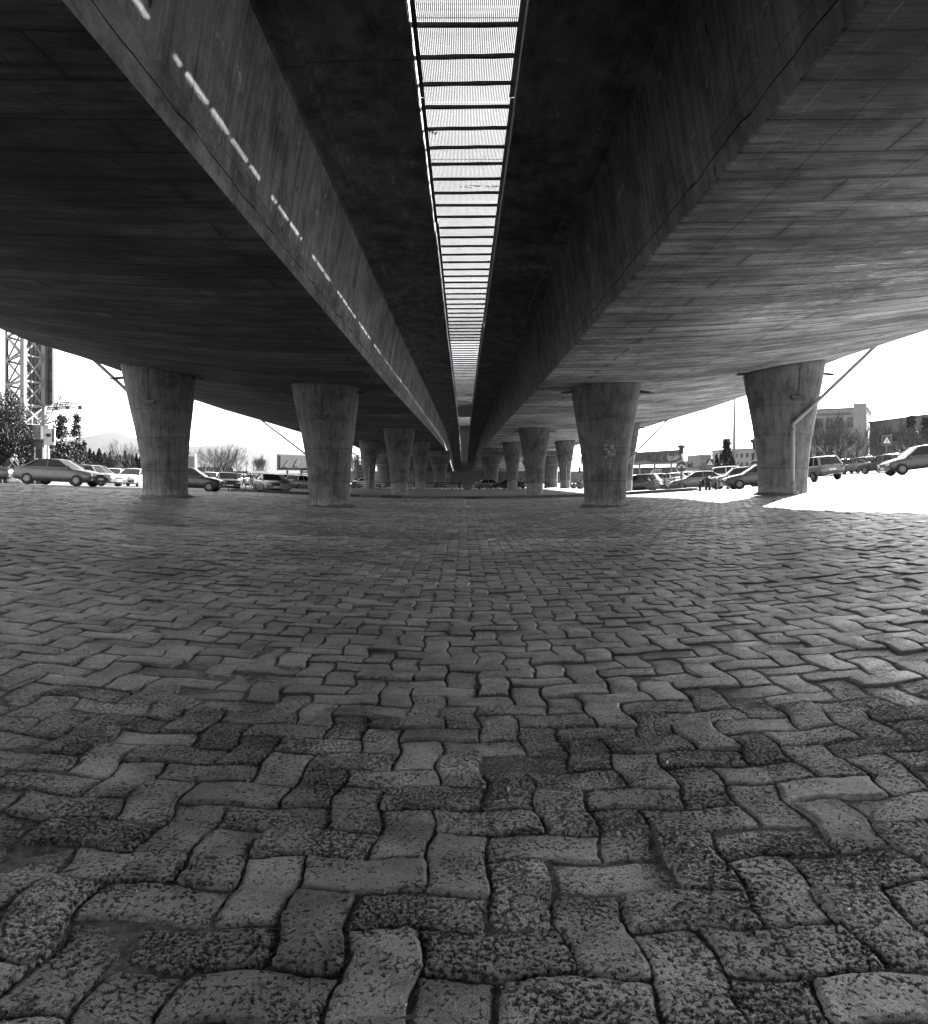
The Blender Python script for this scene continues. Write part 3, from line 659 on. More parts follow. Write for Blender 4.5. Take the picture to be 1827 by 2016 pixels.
drain(-11.1, 89, .1, -.7, 3.0, -15.6, 5.6, 'drain pipe behind the far pier at the left', -1)

# far cross road, carved piers and their capping beams
FP = [(0, 1), (.2, 1.0), (.45, 1.05), (.62, 1.2), (.75, 1.45), (.85, 1.75), (.93, 2.0), (1, 2.05)]
for X, lb in ((-11.8, 'wide carved pier left of the far piers, facing the billboards'), (-3.6, 'wide carved pier with a pale notice board beside it'), (4.1, 'wide carved pier with a pale round relief behind the planter bowl'), (12.9, 'wide carved pier lit from the right at the far end')):
    pier(X, 113, .93, lb, group='carved piers beyond the island', prof=FP, topz=EYE + 3.25, ring=True, fix=False, topr=.75, worn=False)
for s, lb in ((-1, 'heavy concrete capping beam across the left carved piers'), (1, 'heavy concrete capping beam across the right carved piers')):
    r = empty('capping_beam', (s * 8.6, 113, EYE + 3.25), 0, lb, 'beam', 'capping beams')
    mb = MB(); mb.box((0, 0, .42), (13.2, 2.2, .80)); mb.build('beam', MT['pier'], r, bevel=.04)
    mb = MB(); mb.box((0, -1.13, .02), (13.2, .05, .06)); mb.build('ledge', MT['pale'], r)
for X, lb in ((-12, 'dark pier far down the cross road at the left'), (-4.6, 'dark pier far down by the gap'), (4.9, 'dark pier right of the far end of the gap'), (13, 'dark pier far down the cross road at the right')):
    r = pier(X, 150, .8, lb, group='piers beyond the cross road', prof=FP, topz=zg(150) + .1, fix=False, topr=.9, worn=False)
# retaining wall where the bridge comes down
def wall(name, x0, x1, Y, z1, mat, label, cat, thick=.5, panels=0, group=None):
    r = empty(name, ((x0 + x1) / 2, Y, gz((x0 + x1) / 2, Y)), 0, label, cat, group); mb = MB(); w = x1 - x0; zb = gz((x0 + x1) / 2, Y)
    mb.box((0, 0, (z1 - zb) / 2 - .3), (w, thick, z1 - zb + .6)); 
    for k in range(panels): mb.box((-w / 2 + w * (k + .5) / panels, -thick / 2 - .03, (z1 - zb) / 2), (w / panels - .12, .06, (z1 - zb) - .5))
    mb.build('wall_panel', mat, r); return r
wall('retaining_wall', -40, -.02, 186, 3.0, MT['grey'], 'long panelled retaining wall at the far end, left of the gap', 'wall', panels=18)
wall('retaining_wall', .02, 40, 186, 3.0, MT['grey'], 'long panelled retaining wall at the far end, right of the gap', 'wall', panels=18)
wall('abutment_wall', -1.3, 1.3, 188, 5.6, MT['grey'], 'narrow abutment wall closing the gap where the two decks come down', 'wall')
# black rail fence along the cross road
def rail_fence(x0, x1, Y, label):
    r = empty('rail_fence', (x0, Y, gz(0, Y)), 0, label, 'fence', 'black rail fences on the cross road'); n = int((x1 - x0) / 2.9)
    mb = MB()
    for z in (.42, .72, 1.0): mb.bar((0, 0, z), (x1 - x0, 0, z), .05, .085 if z > .9 else .07)
    mb.build('rail', MT['black'], r)
    for k in range(n + 1):
        mb = MB(); mb.box(((x1 - x0) * k / n, .04, .5), (.3, .12, 1.04)); mb.build('post', MT['black'], r)
rail_fence(-15.5, -.6, 101, 'black rail fence behind the far piers, left of the planter bowl')
rail_fence(6.6, 10.8, 101, 'short black rail fence beside the far sticker pier')
# white stones along the island edge
def stone_mesh(seed):
    bm = bmesh.new(); bmesh.ops.create_icosphere(bm, subdivisions=2, radius=.17)
    for v in bm.verts: v.co *= 1 + .28 * nz3(v.co.x * 6 + seed, v.co.y * 6, v.co.z * 6); v.co.z *= .7
    me = bpy.data.meshes.new('stone'); bm.to_mesh(me); bm.free(); me.materials.append(MT['stone']); me.shade_smooth(); return me
sm = [stone_mesh(k * 3.1) for k in range(4)]
x = -11.6; k = 0
while x < 6.8:
    o = bpy.data.objects.new('white_stone', sm[k % 4]); COL.objects.link(o); Y = 90.6 + RNG.uniform(-.3, .3)
    o.location = (x, Y, gz(x, Y) + ISL + .08); o.rotation_euler = (0, 0, RNG.uniform(0, 6)); s = RNG.uniform(.7, 1.35); o.scale = (s * 1.2, s, s)
    tag(o, 'white painted stone in the row edging the far side of the paved island', 'stone', 'white stones edging the island'); x += RNG.uniform(.3, .55); k += 1
# planter bowls and the plants in them
def bowl(x, Y, r, h, label, plant=True, ribs=True, tall=.5, dry=False):
    z = gz(x, Y) + (ISL if abs(x) < KERB_X and KERB_Y < Y < 92 else 0)
    root = empty('planter', (x, Y, z), 0, label, 'planter', 'concrete planter bowls'); mb = MB(); mb.smooth = True
    prof = [(r * .45, 0), (r * .5, .05 * h), (r * .55, .1 * h), (r * .85, .3 * h), (r * .95, .5 * h), (r * .97, .85 * h), (r * 1.04, .88 * h), (r * 1.04, h), (r * .92, h), (r * .9, .86 * h), (.02, .86 * h)]
    mb.lathe(prof, 28); mb.build('bowl', MT['pot'], root)
    if ribs:
        mb = MB()
        for k in range(22):
            a = 2 * pi * k / 22; mb.bar((r * .93 * cos(a), r * .93 * sin(a), .36 * h), (r * .985 * cos(a), r * .985 * sin(a), .8 * h), .05, .04)
        mb.build('rib', MT['pot'], root)['kind'] = 'stuff'
    mb = MB(); mb.lathe([(r * .9, .84 * h), (r * .88, .9 * h), (.02, .93 * h)], 20); mb.build('soil', MT['sand'], root)
    if plant:
        p = empty('pot_plant', (x, Y, z + .9 * h), 0, 'straggly dark plant growing in ' + label, 'plant', 'plants in the planter bowls'); mb = MB(); hs = random.Random(int(x * 31 + Y))
        stem = MB()
        for k in range(14):
            a = hs.uniform(0, 6.28); e = hs.uniform(.35, 1.3); L = tall * hs.uniform(.5, 1.1); b0 = Vector((hs.uniform(-.3, .3) * r, hs.uniform(-.3, .3) * r, 0)); d = Vector((cos(a) * cos(e), sin(a) * cos(e), sin(e)))
            stem.tube([b0, b0 + d * L * .5, b0 + d * L + Vector((0, 0, -.04))], [.012, .009, .004], 4)
            for q in range(26):
                c = b0 + d * L * hs.uniform(.25, 1.05) + Vector((hs.gauss(0, .06), hs.gauss(0, .06), hs.gauss(0, .05))); s = hs.uniform(.03, .07)
                u = Vector((hs.gauss(0, 1), hs.gauss(0, 1), hs.gauss(0, 1))).normalized() * s; w = u.orthogonal() * .5
                mb.add([c - u, c + w, c + u, c - w], [(0, 1, 2, 3)])
        stem.build('stem', MT['twig'], p); mb.build('leaves', MT['leaf3'], p, fixn=False)
    return root
bowl(at(565, 56.5), 56.5, .47, .55, 'the ribbed bowl at the left end of the kerb')
bowl(at(1285, 57), 57, .54, .58, 'the wide ribbed bowl at the right end of the kerb', tall=.65)
bowl(.4, 87, .58, .6, 'the round bowl under the far end of the gap', ribs=False, tall=.3)
bowl(at(697, 84), 84, .4, .5, 'the bowl beside the far left pier', tall=.35)
bowl(at(1143, 80), 80, .46, .55, 'the round bowl near the far right pier', ribs=False, tall=.4)
bowl(at(1130, 84), 84, .42, .5, 'the bowl half behind the far right pier', ribs=False, plant=False)
# ------------------------------------------------------------------ cars
KINDS = {
 # L, W, H, stations: (x, shoulder z), cabin: rear base x, rear roof x, front roof x, screen base x, belt z
 'sedan': dict(L=4.42, W=1.72, H=1.41, sh=[(-2.21, .60), (-2.19, .78), (-2.08, .93), (-1.7, .985), (-1.2, .97), (-.4, .94), (.5, .93), (.98, .92), (1.5, .84), (1.95, .75), (2.15, .66), (2.21, .52)], cab=(-1.62, -.95, .22, 1.05), wb=(-1.32, 1.36)),
 'boxy': dict(L=4.35, W=1.66, H=1.42, sh=[(-2.17, .58), (-2.16, .82), (-2.10, .92), (-1.6, .95), (-1.0, .94), (-.4, .93), (.5, .92), (.9, .92), (1.5, .88), (2.02, .83), (2.14, .76), (2.17, .52)], cab=(-1.35, -.98, .18, .72), wb=(-1.25, 1.33)),
 'hatch': dict(L=3.75, W=1.62, H=1.44, sh=[(-1.87, .58), (-1.86, .80), (-1.80, .93), (-1.4, .94), (-.9, .93), (-.3, .92), (.4, .91), (.85, .91), (1.25, .85), (1.6, .77), (1.8, .68), (1.87, .52)], cab=(-1.80, -1.45, .12, .92), wb=(-1.18, 1.2)),
 'wagon': dict(L=4.3, W=1.68, H=1.46, sh=[(-2.15, .58), (-2.14, .84), (-2.08, .95), (-1.7, .95), (-1.0, .94), (-.4, .93), (.5, .92), (.9, .92), (1.5, .86), (1.98, .79), (2.12, .70), (2.15, .52)], cab=(-2.08, -1.78, .18, .85), wb=(-1.25, 1.32)),
 'suv': dict(L=4.45, W=1.86, H=1.68, sh=[(-2.22, .66), (-2.21, .92), (-2.14, 1.06), (-1.8, 1.09), (-1.0, 1.07), (-.4, 1.06), (.5, 1.04), (.9, 1.04), (1.5, .98), (1.95, .88), (2.15, .78), (2.22, .58)], cab=(-2.12, -1.72, .15, 1.0), wb=(-1.35, 1.36)),
}
CACHE = {}
def cmesh(key, fn):
    if key not in CACHE:
        mb = fn(); me = mb.mesh(key); bm = bmesh.new(); bm.from_mesh(me); bmesh.ops.recalc_face_normals(bm, faces=bm.faces); bm.to_mesh(me); bm.free(); CACHE[key] = me
    return CACHE[key]
def place_mesh(name, me, mats, parent, loc=(0, 0, 0), rot=None):
    if not me.materials:
        for m in mats: me.materials.append(m)
    o = bpy.data.objects.new(name, me); COL.objects.link(o); o.parent = parent; o.location = loc
    if rot: o.rotation_euler = rot
    for i, m in enumerate(mats):
        o.material_slots[i].link = 'OBJECT'; o.material_slots[i].material = m
    return o
def body_mb(K):
    k = KINDS[K]; mb = MB(); mb.smooth = True; W = k['W'] / 2; L = k['L'] / 2; rings = []
    hi = .14 if K == 'suv' else 0
    xsn = [x for x, _ in k['sh']]; xx = sorted(set(xsn + [-L + .04, L - .04, 0, -1.6, 1.6, 1.15, -.8]))
    for x in xx:
        s = lerp(x, k['sh']); e = abs(x) / L; w = W * (1 - .10 * max(0, (e - .6) / .4) ** 2 - (.06 if e > .985 else 0)); bot = .20 + hi + .10 * max(0, (e - .75) / .25)
        pts = [(0, bot), (w * .88, bot), (w * .97, bot + .06), (w * .995, bot + .2), (w, (bot + s) / 2 + .02), (w * .985, s - .15), (w * .95, s - .045), (w * .87, s - .005), (w * .5, s + .018), (0, s + .025)]
        ring = [(x, y, z) for y, z in pts] + [(x, -y, z) for y, z in pts[-2:0:-1]]
        rings.append(ring)
    mb.loft(rings); 
    # roof skin and pillars
    rb, rr, fr, fb = k['cab']; H = k['H']; belt = lerp(0, k['sh']); wr = W * .70; wb_ = W * .90
    def edge(t, side): return None
    mb.smooth = True
    roof = []
    for x, dz, ws in ((rr - .06, -.055, .97), (rr + .1, -.012, 1.0), ((rr + fr) / 2, .012, 1.0), (fr - .15, -.005, 1.0), (fr + .04, -.05, .97)):
        roof.append([(x, y * ws, H + dz + q) for y, q in ((-wr - .03, -.06), (-wr, -.02), (-wr * .5, 0), (0, .006), (wr * .5, 0), (wr, -.02), (wr + .03, -.06), (wr * .6, -.075), (-wr * .6, -.075))])
    mb.loft(roof)
    mb.smooth = False
    for s in (-1, 1):
        A = (fb - .02, s * (wb_ - .01), lerp(fb, k['sh']) - .02); B = (fr + .02, s * wr, H - .05); mb.bar(A, B, .055, .05)
        A = (rb + .03, s * (wb_ - .02), lerp(rb, k['sh']) - .02); B = (rr - .02, s * wr, H - .05); mb.bar(A, B, .12 if K != 'suv' else .16, .06)
        xm = (fr + rr) / 2 + .06; mb.bar((xm, s * (wb_ + .002), belt - .03), (xm - .05, s * (wr + .012), H - .05), .07, .04)
        if K in ('wagon', 'suv', 'hatch'):
            xm = rr * .62 + rb * .1; mb.bar((xm - .1, s * (wb_ + .002), belt - .03), (xm + .02, s * (wr + .012), H - .05), .07, .04)
        mb.bar((rb + .05, s * (wb_ + .0), belt + .005), (fb - .05, s * (wb_ + .0), belt + .0), .03, .04)
    return mb
def glass_mb(K):
    k = KINDS[K]; mb = MB(); W = k['W'] / 2; rb, rr, fr, fb = k['cab']; H = k['H']; wr = W * .70; wb_ = W * .90
    zr = lerp(rb, k['sh']) - .02; zf = lerp(fb, k['sh']) - .02
    def q(x, z, w): return [(x, -w, z), (x, w, z)]
    bb = [(rb, -wb_ * .96, zr), (rb, wb_ * .96, zr), (fb, wb_ * .96, zf), (fb, -wb_ * .96, zf)]
    tt = [(rr, -wr * .98, H - .045), (rr, wr * .98, H - .045), (fr, wr * .98, H - .045), (fr, -wr * .98, H - .045)]
    # bow the screens a little
    bb2 = [bb[0], (rb - .05, 0, zr), bb[1], ((rb + fb) / 2, wb_, (zr + zf) / 2 + .01), bb[2], (fb + .10, 0, zf), bb[3], ((rb + fb) / 2, -wb_, (zr + zf) / 2 + .01)]
    tt2 = [tt[0], (rr - .04, 0, H - .035), tt[1], ((rr + fr) / 2, wr, H - .03), tt[2], (fr + .07, 0, H - .035), tt[3], ((rr + fr) / 2, -wr, H - .03)]
    n = 8; mb.add(bb2 + tt2, [tuple(range(n))[::-1], tuple(range(n, 2 * n))] + [(i, (i + 1) % n, n + (i + 1) % n, n + i) for i in range(n)])
    return mb
def tyre_mb(r=.30, w=.19):
    mb = MB(); mb.smooth = True; prof = [(r * .62, -w / 2), (r * .9, -w / 2), (r, -w / 2 + .03), (r, w / 2 - .03), (r * .9, w / 2), (r * .62, w / 2)]
    rings = [[(rr_ * cos(2 * pi * k / 20), y, rr_ * sin(2 * pi * k / 20)) for rr_, y in prof] for k in range(21)]
    mb.loft(rings, caps=False); return mb
def rim_mb(r=.19):
    mb = MB(); rings = [[(q * cos(2 * pi * k / 20), y, q * sin(2 * pi * k / 20)) for k in range(20)] for q, y in ((r, 0), (r, .02), (r * .8, .035), (r * .3, .03), (.01, .04))]
    mb.loft(rings); 
    mb.cur = 1
    for k in range(6):
        a = k * pi / 3 + .3; mb.box((r * .62 * cos(a), .036, r * .62 * sin(a)), (.05, .012, .05))
    return mb
def sgnbox(c, d): 
    def f(): mb = MB(); mb.box(c, d); return mb
    return f
def car(K, mat, x, y, heading, label, group='cars on the roads', cat='car', z=None, trim='black', rack=False):
    k = KINDS[K]; W = k['W'] / 2; L = k['L'] / 2; hi = .10 if K == 'suv' else 0
    root = empty('parked_car' if 'parked' in label else 'car', (0, 0, 0), 0, label, cat, group)
    g0 = gz(x, y) + .0 if z is None else z
    # sit on the slope
    e = .8; nx = Vector((-(gz(x + e, y) - gz(x - e, y)) / (2 * e), -(gz(x, y + e) - gz(x, y - e)) / (2 * e), 1)).normalized()
    f = Vector((cos(heading), sin(heading), 0)); f = (f - nx * f.dot(nx)).normalized(); s = nx.cross(f)
    M4 = Matrix((f, s, nx)).transposed().to_4x4(); M4.translation = Vector((x, y, g0 - .01)); root.matrix_world = M4
    place_mesh('body', cmesh('body_' + K, lambda: body_mb(K)), [MT[mat]], root)
    place_mesh('windows', cmesh('windows_' + K, lambda: glass_mb(K)), [MT['glass']], root)
    r = .305 if K != 'suv' else .35
    for wx in k['wb']:
        for s_ in (-1, 1):
            wh = place_mesh('wheel', cmesh('arch_' + K, lambda: (lambda mb: mb.loft([[((r + .03) * cos(2 * pi * q / 20), yy, (r + .03) * sin(2 * pi * q / 20)) for q in range(20)] for yy in (-.1, .004)]) or mb)(MB())), [MT['black']], root, (wx, s_ * (W - .012), r + .03), (0, 0, pi if s_ < 0 else 0))
            place_mesh('tyre', cmesh('tyre%.2f' % r, lambda: tyre_mb(r)), [MT['rubber']], wh, (0, -.06, -.03))
            place_mesh('rim', cmesh('rim%.2f' % r, lambda: rim_mb(r * .58)), [MT['rim'], MT['black']], wh, (0, .015, -.03))
    zs = .66 + hi * 1.4
    for s_ in (-1, 1):
        place_mesh('headlight', cmesh('hl_' + K, sgnbox((0, 0, 0), (.09, .34, .13))), [MT['lamp']], root, (L - .065, s_ * (W - .27), zs - .02), (0, -.15, s_ * .0))
        place_mesh('taillight', cmesh('tl_' + K, sgnbox((0, 0, 0), (.07, .30, .16))), [MT['tail']], root, (-L + .035, s_ * (W - .24), zs + .10))
        place_mesh('mirror', cmesh('mir', sgnbox((0, 0, 0), (.10, .16, .11))), [MT['black']], root, (k['cab'][3] - .18, s_ * (W + .04), lerp(0, k['sh']) + .06))
    place_mesh('front_bumper', cmesh('fb_' + K, sgnbox((0, 0, 0), (.14, W * 1.80, .17))), [MT[trim]], root, (L - .05, 0, .42 + hi))
    place_mesh('rear_bumper', cmesh('rb_' + K, sgnbox((0, 0, 0), (.13, W * 1.82, .17))), [MT[trim]], root, (-L + .045, 0, .43 + hi))
    place_mesh('grille', cmesh('gr', sgnbox((0, 0, 0), (.05, .62, .10))), [MT['black']], root, (L - .025, 0, zs - .03))
    place_mesh('number_plate', cmesh('np', sgnbox((0, 0, 0), (.012, .50, .11))), [MT['plate']], root, (L + .026, 0, .43 + hi))
    place_mesh('number_plate', cmesh('np', sgnbox((0, 0, 0), (.012, .50, .11))), [MT['plate']], root, (-L - .006, 0, .60 + hi * 1.5))
    for s_ in (-1, 1): place_mesh('side_moulding', cmesh('sm_' + K, sgnbox((0, 0, 0), (L * 1.05, .02, .04))), [MT[trim]], root, (0, s_ * W, .52 + hi))
    if rack: place_mesh('roof_rack', cmesh('rack', lambda: (lambda mb: (mb.box((-.3, 0, k['H'] + .09), (1.2, .95, .12)),) and mb)(MB())), [MT['black']], root)
    return root
R_ = radians
def CP(x, Y, *a): return at(x, Y)
# left side, near to far.  heading 0 = facing right
cars = [
 ('sedan', 'car_grey', 119, 41.0, R_(-3), 'dark grey saloon driving past on the near lane at far left', 'car_mid'),
 ('boxy', 'car_dark', -38, 43.5, R_(-4), 'dark car cut off by the left edge of the picture', 'black'),
 ('wagon', 'car_silver', 188, 54, R_(-20), 'silver estate car just behind the dark grey saloon', 'car_silver'),
 ('sedan', 'car_white', 222, 66, R_(-72), 'white saloon facing us left of the outer pier, farther of two', 'black'),
 ('sedan', 'car_white', 262, 60, R_(-84), 'white saloon facing us half hidden by the left outer pier', 'black'),
 ('hatch', 'car_dark', 379, 47.5, R_(5), 'shiny dark hatchback coming out from behind the left outer pier', 'car_dark'),
 ('sedan', 'car_white', 413, 71, R_(-80), 'pale saloon facing us behind the dark one with wide grille', 'car_white'),
 ('boxy', 'car_dark', 448, 61, R_(-68), 'dark saloon with chrome front facing us by the thin posts', 'car_mid'),
 ('sedan', 'car_grey', 468, 88, R_(-100), 'small grey car behind the walking man', 'black'),
 ('sedan', 'car_silver', 505, 92, R_(-60), 'silver car beyond the cyclist at the left', 'black'),
 ('sedan', 'car_silver', 531, 58.5, R_(-62), 'silver saloon facing us at the kerb end beside the ribbed bowl', 'car_silver'),
 ('wagon', 'car_white', 556, 74, R_(-50), 'white estate behind the silver saloon at the kerb end', 'black'),
 ('boxy', 'car_silver', 590, 72, R_(66), 'pale saloon seen from behind left of the big inner pier', 'black'),
 ('hatch', 'car_grey', 618, 92, R_(80), 'distant grey hatchback beside the left inner pier', 'black'),
 ('sedan', 'car_white', 726, 104, R_(5), 'white car passing beyond the far left pier', 'black'),
 ('suv', 'car_mid', 520, 112, R_(-60), 'dark jeep in the far queue under the left billboard', 'black'),
 ('sedan', 'car_white', 575, 118, R_(0), 'white car in the far queue below the left billboard', 'black'),
 ('sedan', 'car_grey', 395, 100, R_(-30), 'grey car beside the white coach', 'black'),
 ('boxy', 'car_grey', 322, 78, R_(-75), 'grey boxy car behind the left outer pier in the far queue', 'black'),
 ('hatch', 'car_silver', 434, 84, R_(-80), 'small silver hatchback behind the pale saloon with the wide grille', 'black'),
 ('sedan', 'car_dark', 545, 96, R_(-70), 'dark saloon in the far queue just left of the white estate', 'black'),
 ('boxy', 'car_white', 605, 84, R_(75), 'white boxy car between two grey ones left of the inner pier', 'black'),
 ('hatch', 'car_white', 520, 78, R_(-70), 'white hatchback behind the silver saloon at the kerb end', 'black'),
 ('sedan', 'car_grey', 488, 100, R_(-70), 'distant grey saloon behind the two walking people', 'black'),
 # cross road
 ('sedan', 'car_silver', 966, 104, R_(3), 'long pale car on the cross road behind the planter bowl', 'black'),
 ('sedan', 'car_black', 1001, 98.5, R_(176), 'black car on the cross road beside the sticker pier', 'black'),
 # right side
 ('hatch', 'car_dark', 1258, 63, R_(155), 'black hatchback with sun on its roof beside the wide ribbed bowl', 'black'),
 ('sedan', 'car_white', 1244, 80, R_(120), 'white car behind the black hatchback', 'black'),
 ('boxy', 'car_silver', 1296, 82, R_(95), 'silver car seen from behind through the black frame', 'black'),
 ('sedan', 'car_white', 1325, 76, R_(95), 'white car behind the round arrow sign', 'car_white'),
 ('sedan', 'car_silver', 1375, 60, R_(172), 'silver saloon with long bonnet behind the motorcycle', 'car_silver'),
 ('suv', 'car_white', 1412, 68, R_(170), 'white car between the motorcycle and the striped board', 'car_white'),
 ('wagon', 'car_silver', 1452, 55.5, R_(168), 'old silver estate car passing behind the striped board', 'car_mid'),
 ('sedan', 'car_grey', 1497, 46.5, R_(172), 'grey car whose tail is hidden by the right outer pier', 'car_grey'),
 ('suv', 'car_silver', 1604, 53, R_(98), 'pale off-road car seen from behind, just right of the right outer pier', 'car_dark'),
 ('hatch', 'car_grey', 1648, 74, R_(100), 'dark grey hatchback seen from behind in the right queue', 'car_dark'),
 ('sedan', 'car_white', 1665, 92, R_(100), 'white car beyond the dark grey hatchback in the right queue', 'black'),
 ('boxy', 'car_silver', 1697, 70, R_(104), 'silver saloon seen from behind in the right queue', 'car_grey'),
 ('boxy', 'car_dark', 1746, 62, R_(112), 'black saloon seen from behind with a snow white roof glare', 'black'),
 ('sedan', 'car_silver', 1265, 92, R_(100), 'distant silver car behind the straggly plant of the wide bowl', 'black'),
 ('boxy', 'car_white', 1349, 90, R_(95), 'white boxy car just right of the post with the round arrow sign', 'black'),
 ('hatch', 'car_dark', 1630, 100, R_(100), 'small dark car at the far end of the right queue', 'black'),
 ('sedan', 'car_white', 1720, 84, R_(105), 'white saloon between the silver and the black one in the right queue', 'black'),
 ('hatch', 'car_silver', 1775, 78, R_(108), 'silver hatchback behind the black saloon on the rising road', 'black'),
 ('hatch', 'car_grey', 1812, 41.5, R_(172), 'grey car rushing out of the picture at the right edge', 'car_grey'),
 ('sedan', 'car_white', 1808, 64, R_(150), 'white car above the rushing grey car at the right edge', 'black'),
]
for K, mat, px, Y, hd, lb, trim in cars:
    car(K, mat, at(px, Y), Y, hd, lb, trim=trim)

# ------------------------------------------------------------------ trees
def bare_tree_meshes(seed, H=7, spread=.75, trunk_h=.16, levels=6, tw=.15, upright=.35, limbs=5):
    rr = random.Random(seed); T = MB(); Cn = MB()
    def grow(p, d, L, r, lev, mb):
        segs = 4 if lev < 3 else 2; pts = [p]; q = p.copy(); dd = d.copy()
        for i in range(segs):
            dd = (dd + Vector((rr.gauss(0, .09), rr.gauss(0, .09), rr.gauss(0, .05) + .05 * upright))).normalized(); q = q + dd * L / segs; pts.append(q.copy())
        mb.tube(pts, [r * (1 - .4 * i / segs) for i in range(segs + 1)], 7 if lev < 2 else (4 if lev < 3 else 3), cap=False)
        if lev >= levels: return
        nb = limbs if lev == 0 else (3 if lev < levels - 1 else 3)
        for b in range(nb):
            if lev == 0: t = rr.uniform(.7, 1.0); ang = spread * rr.uniform(.5, 1.05)
            else: t = 1.0 if b == 0 else rr.uniform(.35, .95); ang = spread * (rr.uniform(.1, .3) if b == 0 else rr.uniform(.4, .9))
            k = min(segs - 1, int(t * segs)); base = pts[k].lerp(pts[k + 1], t * segs - k) if t < 1 else pts[-1]
            a = rr.uniform(0, 6.28) if lev else 6.28 * b / nb + rr.uniform(-.4, .4); o = dd.orthogonal().normalized(); o.rotate(Matrix.Rotation(a, 3, dd))
            nd = (dd * cos(ang) + o * sin(ang) + Vector((0, 0, upright * .25))).normalized()
            grow(base, nd, (H * .34 if lev == 0 else L * rr.uniform(.60, .80)), max(.0075, r * (.58 if b else .72)), lev + 1, Cn)
    grow(Vector((0, 0, -.1)), Vector((rr.gauss(0, .03), rr.gauss(0, .03), 1)), H * trunk_h, tw, 0, T)
    return T, Cn
def tree_root(name, T, Cn, tm, cm, label, cat, group):
    r = empty(name, (0, 0, 0), 0, label, cat, group); T.build('trunk', tm, r, fixn=False); Cn.build('crown', cm, r, fixn=False); return r
def clump(mb, c, r, n, rr, s=.16, flat=.7):
    for _ in range(n):
        v = Vector((rr.gauss(0, .5), rr.gauss(0, .5), rr.gauss(0, .5) * flat)) * r; p = Vector(c) + v; ss = s * rr.uniform(.5, 1.3)
        u = Vector((rr.gauss(0, 1), rr.gauss(0, 1), rr.gauss(0, .7))).normalized() * ss; w = u.orthogonal().normalized() * ss * .45; w.rotate(Matrix.Rotation(rr.uniform(0, 6.28), 3, u.normalized()))
        mb.add([p - u, p + w, p + u, p - w], [(0, 1, 2, 3)])
def conifer_meshes(seed, H, R, dens=60, gap=.25, s=.2, bottom=.15):
    rr = random.Random(seed); T = MB(); Cn = MB(); T.tube([(0, 0, -.1), (.05, 0, H * .5), (0, .04, H)], [R * .075, R * .05, .02], 7)
    z = H * bottom
    while z < H:
        t = (z - H * bottom) / (H * (1 - bottom)); rad = R * (1 - t) ** .75 * rr.uniform(.7, 1.12) + .1; nb = rr.randint(4, 7)
        for b in range(nb):
            if rr.random() < gap: continue
            a = rr.uniform(0, 6.28); L = rad * rr.uniform(.6, 1.1); e = Vector((cos(a) * L, sin(a) * L, z - L * .12 + rr.uniform(-.1, .25)))
            T.tube([(0, 0, z), e], [.03, .01], 3, cap=False)
            for k in range(3): clump(Cn, Vector((0, 0, z)).lerp(e, .4 + .3 * k), R * .24, dens // 4, rr, s)
        z += H * .045 * rr.uniform(.7, 1.3)
    clump(Cn, (0, 0, H), R * .12, 20, rr, s * .7); return T, Cn
def round_tree_meshes(seed, H, R, n=70, dens=70, s=.16, base=.3):
    rr = random.Random(seed); T = MB(); Cn = MB(); T.tube([(0, 0, -.1), (.08, 0, H * .3), (0, .1, H * .7)], [R * .11, R * .08, .05], 8)
    for _ in range(n):
        a = rr.uniform(0, 6.28); u = rr.uniform(-1, 1); q = rr.random() ** .4; z = H * base + (H * (1 - base)) * (.5 + .5 * u * q); rad = R * sqrt(max(0, 1 - (u * q) ** 2)) * q
        p = Vector((cos(a) * rad, sin(a) * rad, z)); T.tube([(0, 0, H * base), p * .5 + Vector((0, 0, H * base * .5)), p], [.05, .03, .01], 3, cap=False); clump(Cn, p, R * .30, dens, rr, s)
    return T, Cn
def cypress_meshes(seed, H, R, n=2600, s=.13, bulge=.35):
    rr = random.Random(seed); T = MB(); Cn = MB(); T.tube([(0, 0, -.1), (0, 0, H * .8)], [.09, .03], 6)
    for _ in range(n):
        t = rr.random() ** .8; prof = (min(1, t / .12)) * (1 - max(0, (t - bulge) / (1 - bulge)) ** 1.25) * (.85 + .3 * nz3(t * 6 + seed, 2)); a = rr.uniform(0, 6.28); q = R * prof * (.55 + .5 * rr.random())
        q *= 1 + .25 * nz3(cos(a) * 2 + seed, sin(a) * 2, t * 8); p = Vector((cos(a) * q, sin(a) * q, .1 + t * H)); ss = s * rr.uniform(.6, 1.3)
        u = Vector((cos(a) * .35 + rr.gauss(0, .3), sin(a) * .35 + rr.gauss(0, .3), 1)).normalized() * ss; w = u.orthogonal().normalized() * ss * .4; w.rotate(Matrix.Rotation(rr.uniform(0, 6.28), 3, u.normalized()))
        Cn.add([p - u, p + w, p + u, p - w], [(0, 1, 2, 3)])
    return T, Cn
def put(proto, first, x, Y, h_px_top, label, used, rz=None, sx=1.0, group=None, z=None):
    """place a tree on the ground at column x and depth Y, tall enough to reach photo row h_px_top"""
    X = at(x, Y); g = gz(X, Y) if z is None else z; H = zt(h_px_top, Y) - g; s = H / first
    o = proto if not used.get(id(proto)) and not used.get(proto.name) else copy_tree(proto); used[proto.name] = True
    o.location = (X, Y, g - .05); o.rotation_euler = (0, 0, RNG.uniform(0, 6) if rz is None else rz); o.scale = (s * sx, s * sx, s); o['label'] = label
    if group: o['group'] = group
    return o
used = {}
bare1 = tree_root('bare_tree', *bare_tree_meshes(3, 7, .85), MT['bark'], MT['twig'], 'bare tree', 'tree', 'leafless winter trees')
